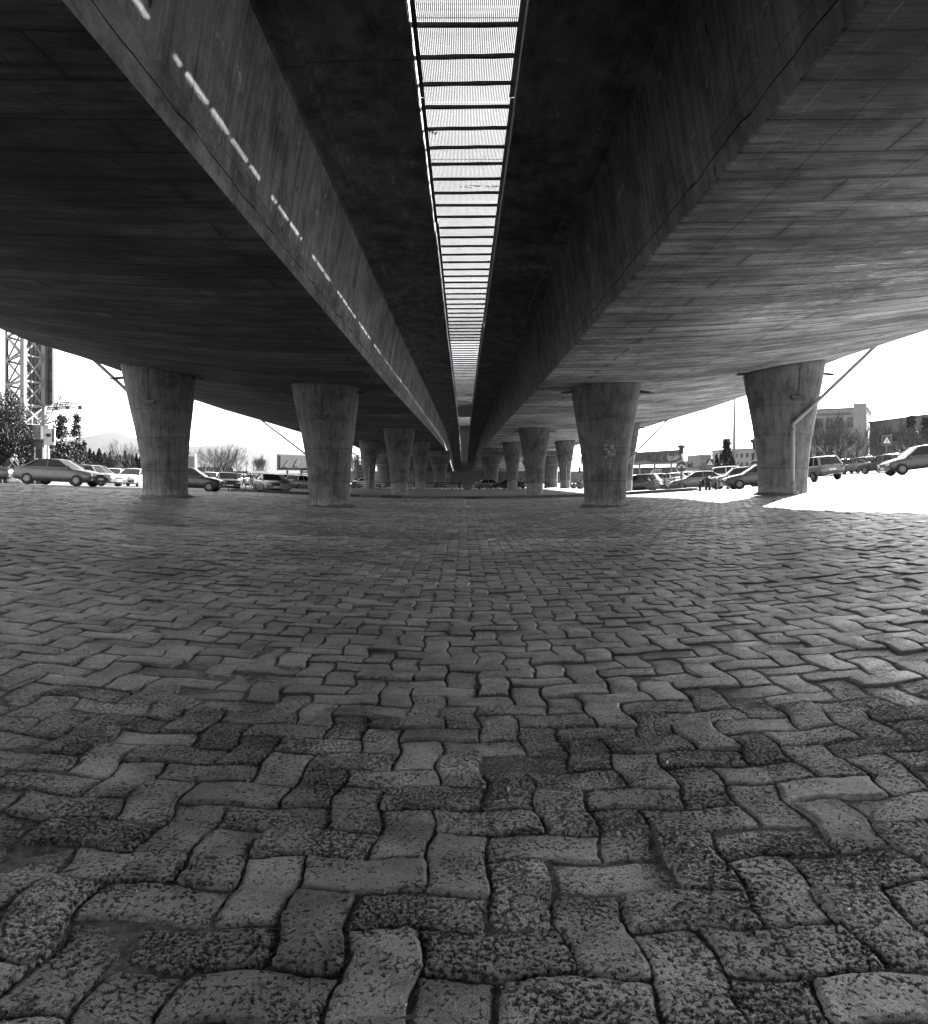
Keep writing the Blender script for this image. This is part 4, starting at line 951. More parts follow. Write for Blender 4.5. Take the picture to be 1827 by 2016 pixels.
bare2 = tree_root('bare_tree', *bare_tree_meshes(8, 7, .80, upright=.5), MT['bark'], MT['twig'], 'bare tree', 'tree', 'leafless winter trees')
bare3 = tree_root('bare_tree', *bare_tree_meshes(15, 7, .6, trunk_h=.22, upright=.7, limbs=4), MT['bark'], MT['twig'], 'bare tree', 'tree', 'leafless winter trees')
def hgt(r):
    m = 0
    for c in r.children:
        for v in c.data.vertices: m = max(m, v.co.z)
    return m
hb = {bare1.name: hgt(bare1), bare2.name: hgt(bare2), bare3.name: hgt(bare3)}
for pr, x, Y, top, lb, sx in (
    (bare1, 262, 92, 862, 'leafless tree leaning out from behind the left outer pier', 1.0),
    (bare2, 386, 98, 878, 'leafless tree leftmost of the three behind the white coach', 1.1),
    (bare1, 410, 104, 874, 'leafless tree in the middle of the three behind the white coach', 1.2),
    (bare2, 443, 95, 872, 'leafless tree with the densest crown, right of the white coach', 1.25),
    (bare3, 498, 120, 894, 'thin leafless tree left of the satellite dishes', 1.2),
    (bare3, 527, 120, 893, 'thin leafless tree between the dishes and the left billboard', 1.2),
    (bare3, 700, 125, 880, 'leafless tree left of the far piers under the deck edge', 1.3),
    (bare2, 714, 140, 892, 'leafless tree behind the stacked direction sign', 1.1),
    (bare1, 8, 70, 700, 'tall leafless tree behind the billboard tower at the left edge', .8),
    (bare3, 90, 80, 770, 'leafless tree rising behind the floodlight walkway', .8),
    (bare3, 1617, 82, 806, 'tall leafless tree right of the right outer pier', .95),
    (bare1, 1684, 78, 838, 'round leafless tree in front of the pale office block', 1.05),
    (bare2, 1768, 84, 822, 'broad leafless tree in front of the long grey building', 1.3),
    (bare2, 1815, 88, 835, 'leafless tree at the right edge before the long grey building', 1.2),
    (bare2, 1640, 95, 842, 'leafless tree between the two big ones at the pale office block', 1.1),
    (bare1, 1650, 70, 815, 'tall dark leafless tree directly above the pale off-road car', 1.15),
    (bare3, 1722, 88, 832, 'leafless tree at the gap between the office block and the long building', 1.2),
    (bare1, 1790, 76, 838, 'dark leafless tree above the rushing grey car', 1.3),
    (bare2, 648, 110, 900, 'leafless tree peeping out right of the left inner pier', 1.1),
    (bare3, 345, 100, 878, 'leafless tree hidden mostly by the left outer pier', 1.2),
    (bare1, 468, 108, 884, 'low leafless tree right of the coach, before the dishes', 1.2),
    (bare3, 1363, 150, 902, 'faint thin tree left of the far pale block', 1.0),
    (bare1, 1395, 120, 905, 'bushy leafless tree below the far pale block', 1.7),
    (bare3, 1160, 150, 905, 'leafless tree behind the traffic lights', 1.4)):
    put(pr, hb[pr.name], x, Y, top, lb, used, sx=sx)
con1 = tree_root('pine_tree', *conifer_meshes(4, 8, 1.7, 70, .35, .17, .2), MT['bark'], MT['leaf'], 'pine', 'tree', 'pines beyond the left road')
con2 = tree_root('fir_tree', *conifer_meshes(9, 8, 2.3, 120, .08, .17, .08), MT['bark'], MT['leaf'], 'fir', 'tree', 'evergreens on the right')
evg = tree_root('evergreen_tree', *round_tree_meshes(5, 6, 2.6, 200, 170, .085, .10), MT['bark'], MT['leaf'], 'evergreen', 'tree', 'dense evergreens')
used = {}
for pr, x, Y, top, lb, sx, first in (
    (con1, 121, 84, 818, 'dark pine right of the shop sign, thicker of the two', 1.1, 8), (con1, 151, 88, 815, 'thin open pine standing tallest beyond the left road', .75, 8), (con1, 104, 92, 850, 'low pine directly behind the white sign board', 1.0, 8),
    (con1, 166, 100, 868, 'short thin pine at the start of the cypress row', .7, 8), (con1, 30, 74, 790, 'dark pine behind the legs of the billboard tower', 1.1, 8),
    (con2, 1431, 100, 866, 'tall fir beside the lamp mast', 1.1, 8), (con2, 1637, 70, 886, 'small fir between the bare trees above the right queue', .8, 8), (con2, 1793, 96, 822, 'dark fir at the end of the long grey building', .8, 8), (con2, 1822, 90, 825, 'dark fir cut by the right edge of the picture', .8, 8),
    (evg, 0, 47, 768, 'dense dark evergreen at the left edge in front of the shop', .62, 6), (evg, 30, 49, 818, 'lower dense evergreen over the shop roof', .5, 6), (evg, 1345, 118, 905, 'dark round tree behind the round arrow sign', .8, 6), (evg, 630, 130, 915, 'evergreen bush beside the left inner pier', 1.2, 6)):
    put(pr, first, x, Y, top, lb, used, sx=sx)
cy = tree_root('cypress_tree', *cypress_meshes(2, 5, .85), MT['bark'], MT['leaf2'], 'cypress', 'tree', 'cypress row beyond the left road')
ORD = 'one two three four five six seven eight nine ten eleven twelve thirteen fourteen fifteen sixteen seventeen eighteen nineteen twenty twentyone twentytwo twentythree twentyfour'.split()
used = {}; x = 132; k = 0
while x < 285:
    put(cy, 5.1, x, 104 + RNG.uniform(-3, 4), 886 + RNG.uniform(-7, 9) + (4 if x > 200 else 0), 'dark cypress number %s from the left in the dense row beyond the left road' % ORD[k], used, sx=RNG.uniform(1.15, 1.7)); x += RNG.uniform(7, 11); k += 1
top1 = tree_root('clipped_cypress', *cypress_meshes(12, 4, 1.0, 3000, .1, .2), MT['bark'], MT['leaf2'], 'clipped cypress', 'shrub', 'clipped cypresses by the lamp mast')
used = {}
for x, Y, top, lb, sx in ((1412, 78, 892, 'slim leaning clipped cypress left of the lamp mast', .75), (1441, 74, 893, 'clipped cypress with a knob on its neck beside the lamp mast', 1.15), (1484, 82, 892, 'clipped cypress with a thin tip right of the lamp mast', .9)):
    put(top1, 4.1, x, Y, top, lb, used, sx=sx)
# hedges / ground cover beyond roads (dark band of planting)
def hedge(x0, x1, Y, h, label, group='clipped hedges'):
    X0, X1 = at(x0, Y), at(x1, Y); r = empty('hedge', ((X0 + X1) / 2, Y, gz((X0 + X1) / 2, Y)), 0, label, 'hedge', group); mb = MB(); rr = random.Random(int(x0)); w = X1 - X0; zc = gz((X0 + X1) / 2, Y)
    for _ in range(int(w * 95)):
        X = rr.uniform(-w / 2, w / 2); hh = h * (.85 + .3 * nz3((X + x0) * .8, 3)); p = Vector((X, rr.uniform(-.6, .6), gz(X + (X0 + X1) / 2, Y) - zc + rr.random() ** .6 * hh)); s = .15 * rr.uniform(.6, 1.4)
        u = Vector((rr.gauss(0, 1), rr.gauss(0, 1), rr.gauss(0, 1))).normalized() * s; q = u.orthogonal().normalized() * s * .6; mb.add([p - u, p + q, p + u, p - q], [(0, 1, 2, 3)])
    mb.build('leaves', MT['leaf'], r, fixn=False)
hedge(360, 545, 112, 1.2, 'long low hedge behind the left queue of cars')
hedge(1590, 1840, 90, 1.5, 'long low hedge above the right queue of cars')
hedge(1350, 1490, 86, 1.5, 'low hedge behind the clipped cypresses')
hedge(1118, 1240, 104, .8, 'low planting behind the right far piers')
# ------------------------------------------------------------------ buildings
def facade(name, P0, P1, depth, z0, z1, mat, label, cat='building', wins=(), frame='grey', group=None, extra=None):
    """box whose street face runs from P0 to P1; wins = (u0, u1, v0, v1) fractions of the face"""
    d = Vector((P1[0] - P0[0], P1[1] - P0[1])); L = d.length; a = atan2(d.y, d.x)
    r = empty(name, (P0[0], P0[1], z0), a, label, cat, group); H = z1 - z0
    mb = MB(); mb.box((L / 2, depth / 2, H / 2 - .5), (L, depth, H + 1)); mb.build('wall', MT[mat], r)
    mb = MB(); mb.box((L / 2, depth / 2, H + .12), (L + .3, depth + .3, .24)); mb.build('parapet', MT[frame], r)
    for (u0, u1, v0, v1) in wins:
        w = empty_part('window', r); cx, cz = (u0 + u1) / 2 * L, (v0 + v1) / 2 * H; ww, hh = (u1 - u0) * L, (v1 - v0) * H
        m1 = MB(); m1.box((cx, -.02, cz), (ww, .06, hh)); p = m1.build('pane', MT['glass'], w)
        m2 = MB(); t = .09
        for q in (((cx, -.05, cz + hh / 2), (ww + t, .1, t)), ((cx, -.05, cz - hh / 2), (ww + t, .14, t)), ((cx - ww / 2, -.05, cz), (t, .1, hh - t)), ((cx + ww / 2, -.05, cz), (t, .1, hh - t)), ((cx, -.05, cz), (.06, .08, hh - t))): m2.box(*q)
        m2.build('frame', MT[frame], w)
    if extra: extra(r, L, H)
    return r
def empty_part(name, parent):
    o = bpy.data.objects.new(name, None); COL.objects.link(o); o.parent = parent; o.empty_display_size = .1; return o
def grid_w(nu, nv, u0=.05, u1=.95, v0=.1, v1=.92, fu=.6, fv=.6):
    o = []
    for i in range(nu):
        for j in range(nv):
            a = u0 + (u1 - u0) * (i + .5 - fu / 2) / nu; b = u0 + (u1 - u0) * (i + .5 + fu / 2) / nu; c = v0 + (v1 - v0) * (j + .5 - fv / 2) / nv; d = v0 + (v1 - v0) * (j + .5 + fv / 2) / nv; o.append((a, b, c, d))
    return o
P = lambda x, Y: (at(x, Y), Y)
def tower_extra(r, L, H):
    mb = MB(); mb.box((L - 1.0, -.15, H / 2 + .4), (2.0, .5, H + .9)); mb.build('stair_tower', MT['pale'], r)
    mb = MB(); mb.box((L / 2 - 1.2, -.12, H * .93), (L - 2.6, .22, .35)); mb.box((L / 2 - 1.2, -.12, H * .56), (L - 2.6, .22, .5)); mb.build('string_course', MT['grey'], r)
facade('office_building', P(1560, 134), P(1707, 128), 14, 2.5, 13.0, 'pale', 'pale office block with a stair tower behind the bare trees at the right', wins=grid_w(6, 3, .02, .86), extra=tower_extra)
facade('long_building', P(1713, 132), P(1900, 108), 12, 2.5, 10.8, 'grey', 'long grey building with a sloping roofline at the right edge', wins=grid_w(12, 2, .03, .97, .15, .85, .35, .4), frame='dgrey')
facade('apartment_block', P(1402, 172), P(1590, 146), 12, 1.5, 7.35, 'pale', 'far pale block with small windows behind the lamp mast', wins=grid_w(16, 2, .02, .98, .3, .95, .4, .45), frame='grey')
facade('apartment_block', P(1379, 176), P(1401, 176), 10, 1.5, 6.5, 'grey', 'narrow far block at the left end of the pale block', wins=grid_w(2, 1, .1, .9, .3, .9, .3, .6), frame='pale')
facade('low_building', P(1244, 112), P(1332, 104), 8, .3, 2.55, 'grey', 'low grey building under the flowered billboard', wins=grid_w(7, 1, .05, .95, .2, .9, .5, .5), frame='dgrey')
facade('kiosk', P(1333, 98), P(1352, 97), 3, .5, 2.3, 'white', 'small white kiosk behind the round arrow sign', 'kiosk', wins=[(.2, .8, .35, .7)], frame='pale')
facade('kiosk', P(1370, 110), P(1400, 108), 3, .6, 2.2, 'pale', 'low pale hut left of the pedestrian crossing sign', 'kiosk', wins=grid_w(3, 1, .05, .95, .3, .8, .4, .5), frame='pale')
facade('kiosk', P(488, 108), P(524, 112), 4, .4, 2.0, 'dgrey', 'dark cabin beside the satellite dishes in the far left queue', 'kiosk', wins=[(.1, .3, .3, .8), (.6, .9, .35, .75)], frame='grey')
facade('low_wall', P(340, 140), P(660, 128), .6, .3, 1.9, 'pale', 'long pale boundary wall behind the far left queue', 'wall', frame='white')
facade('switch_cabin', P(1018, 128), P(1036, 128), 3, -.3, 2.3, 'grey', 'plain grey cabin beyond the cross road beside the sticker pier', 'kiosk', wins=[(.3, .6, .4, .7)], frame='pale')
# shop at the left edge
def shop():
    Y = 49.5; x0, x1 = at(-60, Y), at(88, Y); z0 = gz(x1, Y); L = x1 - x0; A_ = radians(27); r = empty('shop', (x1 - L * cos(A_), Y - L * sin(A_), z0), A_, 'small shop with a pale fascia under the billboard tower at the left edge', 'shop')
    zf0, zf1 = zt(866, Y) - z0, zt(838, Y) - z0
    mb = MB(); mb.box((L / 2, 2.2, zf0 / 2 - .5), (L, 4.4, zf0 + 1)); mb.build('wall', MT['grey'], r)
    mb = MB(); mb.box((L / 2, 2.0, (zf0 + zf1) / 2), (L + .5, 5.4, zf1 - zf0)); f = mb.build('fascia', MT['pale'], r)
    mb = MB(); mb.box((L * .84, -.74, (zf0 + zf1) / 2 - .05), (.28, .06, zf1 - zf0)); mb.build('dark_stripe', MT['dgrey'], f)
    mb = MB(); mb.box((L * .975, -.74, (zf0 + zf1) / 2 - .02), (.14, .08, zf1 - zf0 - .1)); mb.build('white_stripe', MT['white'], f)
    mb = MB(); mb.box((L * .8, -.06, .35), (L * .4, .1, .8)); mb.build('plinth', MT['dgrey'], r)
    mb = MB(); mb.box((L * .935, -.05, 1.15), (.35, .1, 2.2)); dr = mb.build('door', MT['black'], r)
    mb = MB(); mb.box((L * .935 - .22, -.08, 1.2), (.1, .14, 2.4)); mb.box((L * .935 + .24, -.08, 1.2), (.1, .14, 2.4)); mb.build('frame', MT['white'], dr)
    for k, (u, w) in enumerate(((.70, .5), (.50, .9), (.30, .9))):
        mb = MB(); mb.box((L * u, -.05, 1.45), (w, .1, 1.6)); wn_ = mb.build('window', MT['pale' if k == 0 else 'glass'], r)
        mb = MB()
        for q in range(6): mb.box((L * u, -.12, .8 + q * .26), (w, .04, .05))
        mb.build('poster_strip', MT['white'], wn_)
    return r
shop()
def sign_board():
    Y = 48.5; X = at(98, Y); g = gz(X, Y); r = empty('shop_sign', (X, Y, g), 0, 'white shop sign with a dark edge standing out beside the billboard tower', 'sign')
    z0, z1 = zt(876, Y) - g, zt(844, Y) - g
    mb = MB(); mb.box((0, 0, (z0 + z1) / 2), (.66, .16, z1 - z0)); b = mb.build('board', MT['white'], r)
    mb = MB(); mb.box((.29, -.1, (z0 + z1) / 2 + .1), (.13, .04, z1 - z0 - .15)); mb.box((-.02, -.1, z1 - .42), (.24, .04, .2)); mb.box((-.02, -.12, z1 - .38), (.34, .03, .05)); mb.build('dark_mark', MT['black'], b)
    mb = MB(); mb.tube([(-.1, 0, -.1), (-.1, 0, z0)], .06, 8); mb.tube([(-.1, 0, z0 * .4), (-.1, 0, z0 * .9)], .1, 8); mb.build('post', MT['white'], r)
sign_board()
# billboard tower
def tower():
    Y0 = 53; g = gz(at(46, 50), 50); r = empty('billboard_tower', (at(46, Y0), Y0, g), 0, 'steel lattice tower carrying the back of a huge billboard above the shop', 'billboard')
    loc = lambda x, y, Y: (at(x, Y) - at(46, Y0), Y - Y0, zt(y, Y) - g)
    legs = [(14, 54.5, .16), (46, 51.5, .27), (87, 53.5, .25), (62, 57.5, .18)]; zt_ = zt(620, 53) - g; z0 = -.5
    for x, Y, w in legs:
        p = loc(x, 900, Y); mb = MB(); mb.bar((p[0], p[1], z0), (p[0], p[1], zt_), w, w, up=(0, 1, 0)); mb.build('leg', MT['pale'] if w > .2 else MT['steel'], r)
    mb = MB(); pairs = [(0, 1), (1, 2), (2, 3), (3, 0)]
    zs_ = [zt(y, 53) - g for y in (882, 838, 800, 754, 704, 655)]
    for a, b in pairs:
        A, B = loc(legs[a][0], 900, legs[a][1]), loc(legs[b][0], 900, legs[b][1])
        for k, z in enumerate(zs_):
            mb.bar((A[0], A[1], z), (B[0], B[1], z), .13)
            if k + 1 < len(zs_):
                z2 = zs_[k + 1]; mb.bar((A[0], A[1], z2), (B[0], B[1], z), .10); mb.bar((A[0], A[1], z), (B[0], B[1], z2), .09)
    mb.build('bracing', MT['pale'], r)
    # panel back: two sheets in a V with ribs
    mb = MB(); a = loc(54, 800, 56.5); b_ = loc(88, 800, 55.5); c = loc(107, 800, 53.5); zb, zt2 = zt(798, 55) - g, zt(640, 55) - g
    for p, q in ((a, b_), (b_, c)):
        mb.add([(p[0], p[1], zb), (q[0], q[1], zb), (q[0], q[1], zt2), (p[0], p[1], zt2), (p[0], p[1] + .12, zb), (q[0], q[1] + .12, zb), (q[0], q[1] + .12, zt2), (p[0], p[1] + .12, zt2)], [(0, 1, 2, 3), (7, 6, 5, 4), (0, 4, 5, 1), (2, 6, 7, 3), (1, 5, 6, 2), (0, 3, 7, 4)])
    mb.build('panel_back', MT['grey'], r)
    mb = MB()
    for k in range(8):
        t = k / 7; x = a[0] + (c[0] - a[0]) * t; y = a[1] + (c[1] - a[1]) * t - .2; mb.bar((x, y, zb), (x, y, zt2), .08)
    for k in range(8):
        z = zb + (zt2 - zb) * (k + .3) / 8; mb.bar((a[0], a[1] - .12, z), (b_[0], b_[1] - .12, z), .09); mb.bar((b_[0], b_[1] - .12, z), (c[0], c[1] - .12, z), .09)
    mb.build('panel_rib', MT['steel'], r)
    mb = MB(); w0 = loc(50, 808, 54); w1 = loc(146, 801, 55.5)
    for dy, dz in ((-.5, 0), (.5, 0), (-.5, .3), (.5, .3)): mb.bar((w0[0], w0[1] + dy, w0[2] + dz), (w1[0], w1[1] + dy, w1[2] + dz), .07)
    for k in range(18):
        t = k / 17; x = w0[0] + (w1[0] - w0[0]) * t; z = w0[2] + (w1[2] - w0[2]) * t; y = w0[1] + (w1[1] - w0[1]) * t
        mb.bar((x, y - .5, z), (x, y + .5, z), .06); mb.bar((x, y - .5, z), (x + .12, y - .5, z + .3), .045)
        if k % 4 == 1: mb.box((x, y - .8, z - .15), (.3, .2, .18))
    mb.build('walkway', MT['steel'], r)
    mb = MB(); mb.bar((w1[0] - .6, w1[1], w1[2]), (w1[0] + .35, w1[1], w1[2] - .2), .04); mb.box((w1[0] + .48, w1[1], w1[2] - .05), (.26, .2, .28)); mb.bar((w1[0] + .35, w1[1], w1[2] - .2), (w1[0] + .45, w1[1], w1[2]), .04); mb.build('floodlight', MT['black'], r)
tower()

# ------------------------------------------------------------------ boards, signs, posts, lamps
def text_mesh(s, size, ext=.004):
    c = bpy.data.curves.new('t', 'FONT'); c.body = s; c.size = size; c.extrude = ext; c.align_x = 'CENTER'; c.align_y = 'CENTER'; c.resolution_u = 2
    o = bpy.data.objects.new('t', c); COL.objects.link(o); bpy.context.view_layer.update(); me = bpy.data.meshes.new_from_object(o); bpy.data.objects.remove(o); return me
def text_part(s, size, mat, parent, loc, rot=(pi / 2, 0, 0)):
    me = text_mesh(s, size); me.materials.clear(); me.materials.append(mat); o = bpy.data.objects.new('lettering', me); COL.objects.link(o); o.parent = parent; o.location = loc; o.rotation_euler = rot; return o
def billboard(x0, x1, Y0, Y1, ytop, ybot, label, kind):
    P0, P1 = P(x0, Y0), P(x1, Y1); d = Vector((P1[0] - P0[0], P1[1] - P0[1])); L = d.length; z1 = zt(ytop, Y1); z0 = zt(ybot, Y1); g = gz(*P0)
    r = empty('billboard', (P0[0], P0[1], g), atan2(d.y, d.x), label, 'billboard'); h = z1 - z0; zc = (z0 + z1) / 2 - g
    mb = MB(); mb.box((L / 2, .15, zc), (L, .3, h)); b = mb.build('panel', MT['dgrey' if kind else 'grey'], r)
    for u in (.2, .5, .8):
        mb = MB(); mb.tube([(L * u, .2, -.3), (L * u, .2, zc)], .14, 8); mb.build('post', MT['galv'], r)
    rr = random.Random(int(x0))
    if kind == 1:
        mb = MB(); mb.prism([(0.05, 0), (L - .05, 0), (L - .05, h * .10), (L * .5, h * .12), (L * .36, h * .34), (.05, h * .12)], 'y', -.02, .0); o = mb.build('white_band', MT['pale'], b); o.location.z = z0 - g + .05
        fl = MB()
        for k in range(38):
            cx, cz = L * rr.uniform(.03, .55), h * rr.uniform(.38, .96); R = rr.uniform(.14, .30)
            for q in range(6):
                a = q * pi / 3 + rr.random(); pts = [(cx + R * .2 * cos(a + t) , cz + R * .2 * sin(a + t)) if abs(t) > 2 else (cx + R * cos(a + t * .28) * (1 - abs(t) * .12), cz + R * sin(a + t * .28) * (1 - abs(t) * .12)) for t in (-2.6, -1.5, 0, 1.5, 2.6)]
                fl.prism(pts, 'y', -.03 - .01 * (k % 4) - .003 * q, -.004)
        o = fl.build('printed_flowers', MT['grey'], b); o.location.z = z0 - g
        mb = MB(); ax = L * .64; mb.prism([(ax + .9, h * .22), (ax + .35, h * .22), (ax - .2, h * .45), (ax + .35, h * .68), (ax + .9, h * .68), (ax + .35, h * .45)], 'y', -.04, -.002); o = mb.build('arrow', MT['galv'], b); o.location.z = z0 - g
        text_part('\uFEA9\uFE8E\uFEA0\uFEB3 \uFEAD\uFE8D\uFEEE\uFEDF\uFEEE\uFE91', .62, MT['white'], b, (L * .86, -.02, z0 - g + h * .58)); text_part('Sajjad Blvd', .5, MT['white'], b, (L * .85, -.02, z0 - g + h * .36))
        mb = MB(); mb.box((L * .5, -.02, h * .77), (L * .98, .03, .05)); o = mb.build('dividing_line', MT['galv'], b); o.location.z = z0 - g
    else:
        mb = MB(); mb.box((L * .40, -.03, h * .55), (L * .74, .04, h * .8)); o = mb.build('printed_picture', MT['dgrey'], b); o.location.z = z0 - g
        mb = MB(); mb.prism([(L * .5, h * .17), (L * .6, h * .28), (L * .66, h * .52), (L * .70, h * .5), (L * .72, h * .17)], 'y', -.08, -.04); mb.prism([(L * .08, h * .2), (L * .2, h * .7), (L * .24, h * .68), (L * .16, h * .2)], 'y', -.08, -.04); mb.prism([(L * .3, h * .25), (L * .38, h * .75), (L * .45, h * .6), (L * .4, h * .25)], 'y', -.08, -.04); o = mb.build('picture_shape', MT['galv'], b); o.location.z = z0 - g
        mb = MB(); mb.box((L * .9, -.03, h * .45), (L * .16, .04, h * .1)); mb.box((L * .9, -.03, h * .25), (L * .12, .04, h * .06)); o = mb.build('dark_caption', MT['dgrey'], b); o.location.z = z0 - g
    return r
billboard(1238, 1342, 104, 92, 885, 913, 'wide dark billboard printed with flowers and an arrow pointing left', 1)
billboard(549, 640, 100, 108, 898, 927, 'billboard with a dark printed picture left of the inner pier', 0)
def disc(r, n, y0, y1): 
    return [[(r * cos(2 * pi * k / n), y, r * sin(2 * pi * k / n)) for k in range(n)] for y in (y0, y1)]
def arrow_sign(x, Y, yc, R, label):
    X = at(x, Y); g = gz(X, Y) + (ISL if abs(X) < KERB_X else 0); r = empty('road_sign', (X, Y, g), 0, label, 'road sign', 'round arrow signs'); zc = zt(yc, Y) - g
    mb = MB(); mb.tube([(0, .04, -.1), (0, .04, zc + .1)], .045, 10); mb.build('post', MT['galv'], r)
    mb = MB(); mb.loft(disc(R, 32, 0, -.02)); d = mb.build('disc', MT['car_black'], r); d.location.z = zc
    mb = MB(); mb.loft([[(q * cos(2 * pi * k / 32), y, q * sin(2 * pi * k / 32)) for k in range(32)] for q, y in ((R, -.024), (R * .93, -.026))], caps=False); mb.build('rim', MT['white'], d)
    for s in (-1, 1):
        mb = MB(); a = Vector((s * R * .04, -.03, R * .28)); b_ = Vector((s * R * .62, -.03, -R * .26)); mb.bar(a, b_, .012, R * .16, up=(0, 0, 1))
        dd = (b_ - a).normalized(); mb.prism([(b_.x + dd.x * .09 * R, b_.z + dd.z * .09 * R), (b_.x + dd.x * .02 * R, b_.z + .55 * R), (b_.x - s * .0 * R, b_.z + .55 * R - .0), (b_.x - s * .13 * R, b_.z + .14 * R), (b_.x - s * .55 * R, b_.z + .0)], 'y', -.037, -.024); mb.build('arrow', MT['white'], d)
    return r
arrow_sign(1342, 57, 918, .43, 'round dark sign with two white arrows pointing down left and right, on a tall post')
arrow_sign(1486, 53, 917, .40, 'round dark arrow sign half hidden by the right outer pier')
def cross_sign(x, Y, yc, S, label, extra=False, hb=None):
    X = at(x, Y); g = gz(X, Y); r = empty('road_sign', (X, Y, g), 0, label, 'road sign', 'pedestrian crossing signs'); zc = zt(yc, Y) - g
    mb = MB(); mb.tube([(0, .05, -.1), (0, .05, zc)], .04, 8); mb.build('post', MT['galv'], r)
    mb = MB(); mb.box((0, 0, zc), (S, .03, S)); p = mb.build('plate', MT['galv'], r)
    mb = MB(); mb.box((0, -.02, zc), (S * .88, .02, S * .88)); f = mb.build('dark_field', MT['black'], p)
    mb = MB(); mb.prism([(-S * .36, zc - S * .28), (S * .36, zc - S * .28), (0, zc + S * .34)], 'y', -.036, -.03); mb.build('triangle', MT['white'], p)
    mb = MB(); mb.bar((0, -.04, zc + S * .1), (0, -.04, zc - S * .08), .012, S * .05); mb.bar((0, -.04, zc - S * .06), (-S * .08, -.04, zc - S * .2), .012, S * .05); mb.bar((0, -.04, zc - S * .06), (S * .08, -.04, zc - S * .2), .012, S * .05); mb.bar((-S * .08, -.04, zc + S * .0), (S * .08, -.04, zc + .02), .012, S * .04); mb.build('walking_figure', MT['black'], p)
    if extra:
        R = S * .42; z2 = zc - S * 1.0; mb = MB(); mb.loft(disc(R, 24, 0, -.03)); d = mb.build('round_plate', MT['dgrey'], r); d.location.z = z2
        mb = MB(); mb.bar((-R * .6, -.04, -R * .6), (R * .6, -.04, R * .6), .012, R * .16); mb.bar((-R * .6, -.045, R * .6), (R * .6, -.045, -R * .6), .012, R * .16); mb.loft([[(q * cos(2 * pi * k / 24), y, q * sin(2 * pi * k / 24)) for k in range(24)] for q, y in ((R, -.034), (R * .84, -.036))], caps=False); mb.build('cross', MT['galv'], d)
    return r
cross_sign(1398, 64, 911, .66, 'pedestrian crossing sign with a round crossed plate under it', True)
cross_sign(1746, 66, 867, .88, 'pedestrian crossing sign alone on its post above the right queue')
def hazard(x, Y, y1, y0, w, label, post=True):
    X = at(x, Y); g = gz(X, Y) + (ISL if abs(X) < KERB_X and Y > KERB_Y else 0); r = empty('hazard_board', (X, Y, g), 0, label, 'hazard board', 'striped hazard boards'); z1, z0 = zt(y1, Y) - g, zt(y0, Y) - g
    mb = MB(); mb.box((0, 0, (z0 + z1) / 2), (w, .04, z1 - z0)); b = mb.build('board', MT['white'], r); n = 3; hh = (z1 - z0) / n
    mb = MB()
    for k in range(n):
        za = z0 + hh * k + .02; mb.prism([(-w * .46, za + hh * .42), (w * .46, za), (w * .46, za + hh * .46), (-w * .46, za + hh * .88)], 'y', -.028, -.021)
    mb.build('stripes', MT['black'], b)
    mb = MB(); mb.tube([(0, .03, -.1), (0, .03, z0 + .05)], .05 if post else .09, 10); mb.build('post', MT['galv' if post else 'black'], r)
hazard(1433.5, 49.5, 935, 958, .25, 'striped hazard board on a black stub beside the old estate car', post=False)
hazard(1316, 56, 941, 956, .26, 'striped hazard board standing in the dark trough by the black frame')
def bollard(x, Y, h, label):
    X = at(x, Y); r = empty('bollard', (X, Y, gz(X, Y)), 0, label, 'bollard', 'black bollards'); mb = MB(); mb.smooth = True
    mb.lathe([(.10, 0), (.10, .05), (.075, .08), (.075, h - .1), (.05, h - .02), (.0, h)], 16); mb.build('post', MT['black'], r); mb = MB(); mb.lathe([(.078, h * .66), (.080, h * .7), (.080, h * .8), (.078, h * .84)], 16, caps=False); mb.build('band', MT['galv'], r)
bollard(1378.5, 50.5, .72, 'black bollard left of the motorcycle at the kerb end'); bollard(1411, 50, .74, 'black bollard right of the motorcycle')
def lantern(x, Y, ytop, label, s=1.0):
    X = at(x, Y); g = gz(X, Y) + (ISL if abs(X) < KERB_X and Y > KERB_Y and Y < 92 else 0); r = empty('street_lamp', (X, Y, g), 0, label, 'street lamp', 'lantern posts'); H = zt(ytop, Y) - g
    mb = MB(); mb.smooth = True; mb.tube([(0, 0, -.05), (0, 0, H * .55), (0, 0, H - .75 * s)], [.12 * s, .10 * s, .06 * s], 12); mb.build('post', MT['galv'], r)
    mb = MB(); mb.lathe([(.14 * s, H - .75 * s), (.22 * s, H - .3 * s), (.30 * s, H - .28 * s), (.34 * s, H - .1 * s), (.1 * s, H)], 6); mb.build('lamp_head', MT['steel'], r)
lantern(1342, 64, 875, 'lantern post rising behind the round arrow sign'); lantern(1487, 57, 863, 'lantern post half hidden by the right outer pier', 1.1)
def mast():
    Y = 96; X = at(1446, Y); r = empty('lamp_mast', (X, Y, gz(X, Y)), 0, 'tall tapering lamp mast between the clipped cypresses', 'lamp mast'); mb = MB(); mb.smooth = True
    mb.tube([(0, 0, -.1), (0, 0, 4), (0, 0, 14)], [.30, .20, .07], 14); mb.build('pole', MT['galv'], r); mb = MB()
    for a in (0, pi): mb.bar((0, 0, 14), (1.2 * cos(a), 0, 14.4), .07); mb.box((1.5 * cos(a), 0, 14.45), (.7, .28, .14))
    mb.build('lamp_head', MT['grey'], r)
mast()
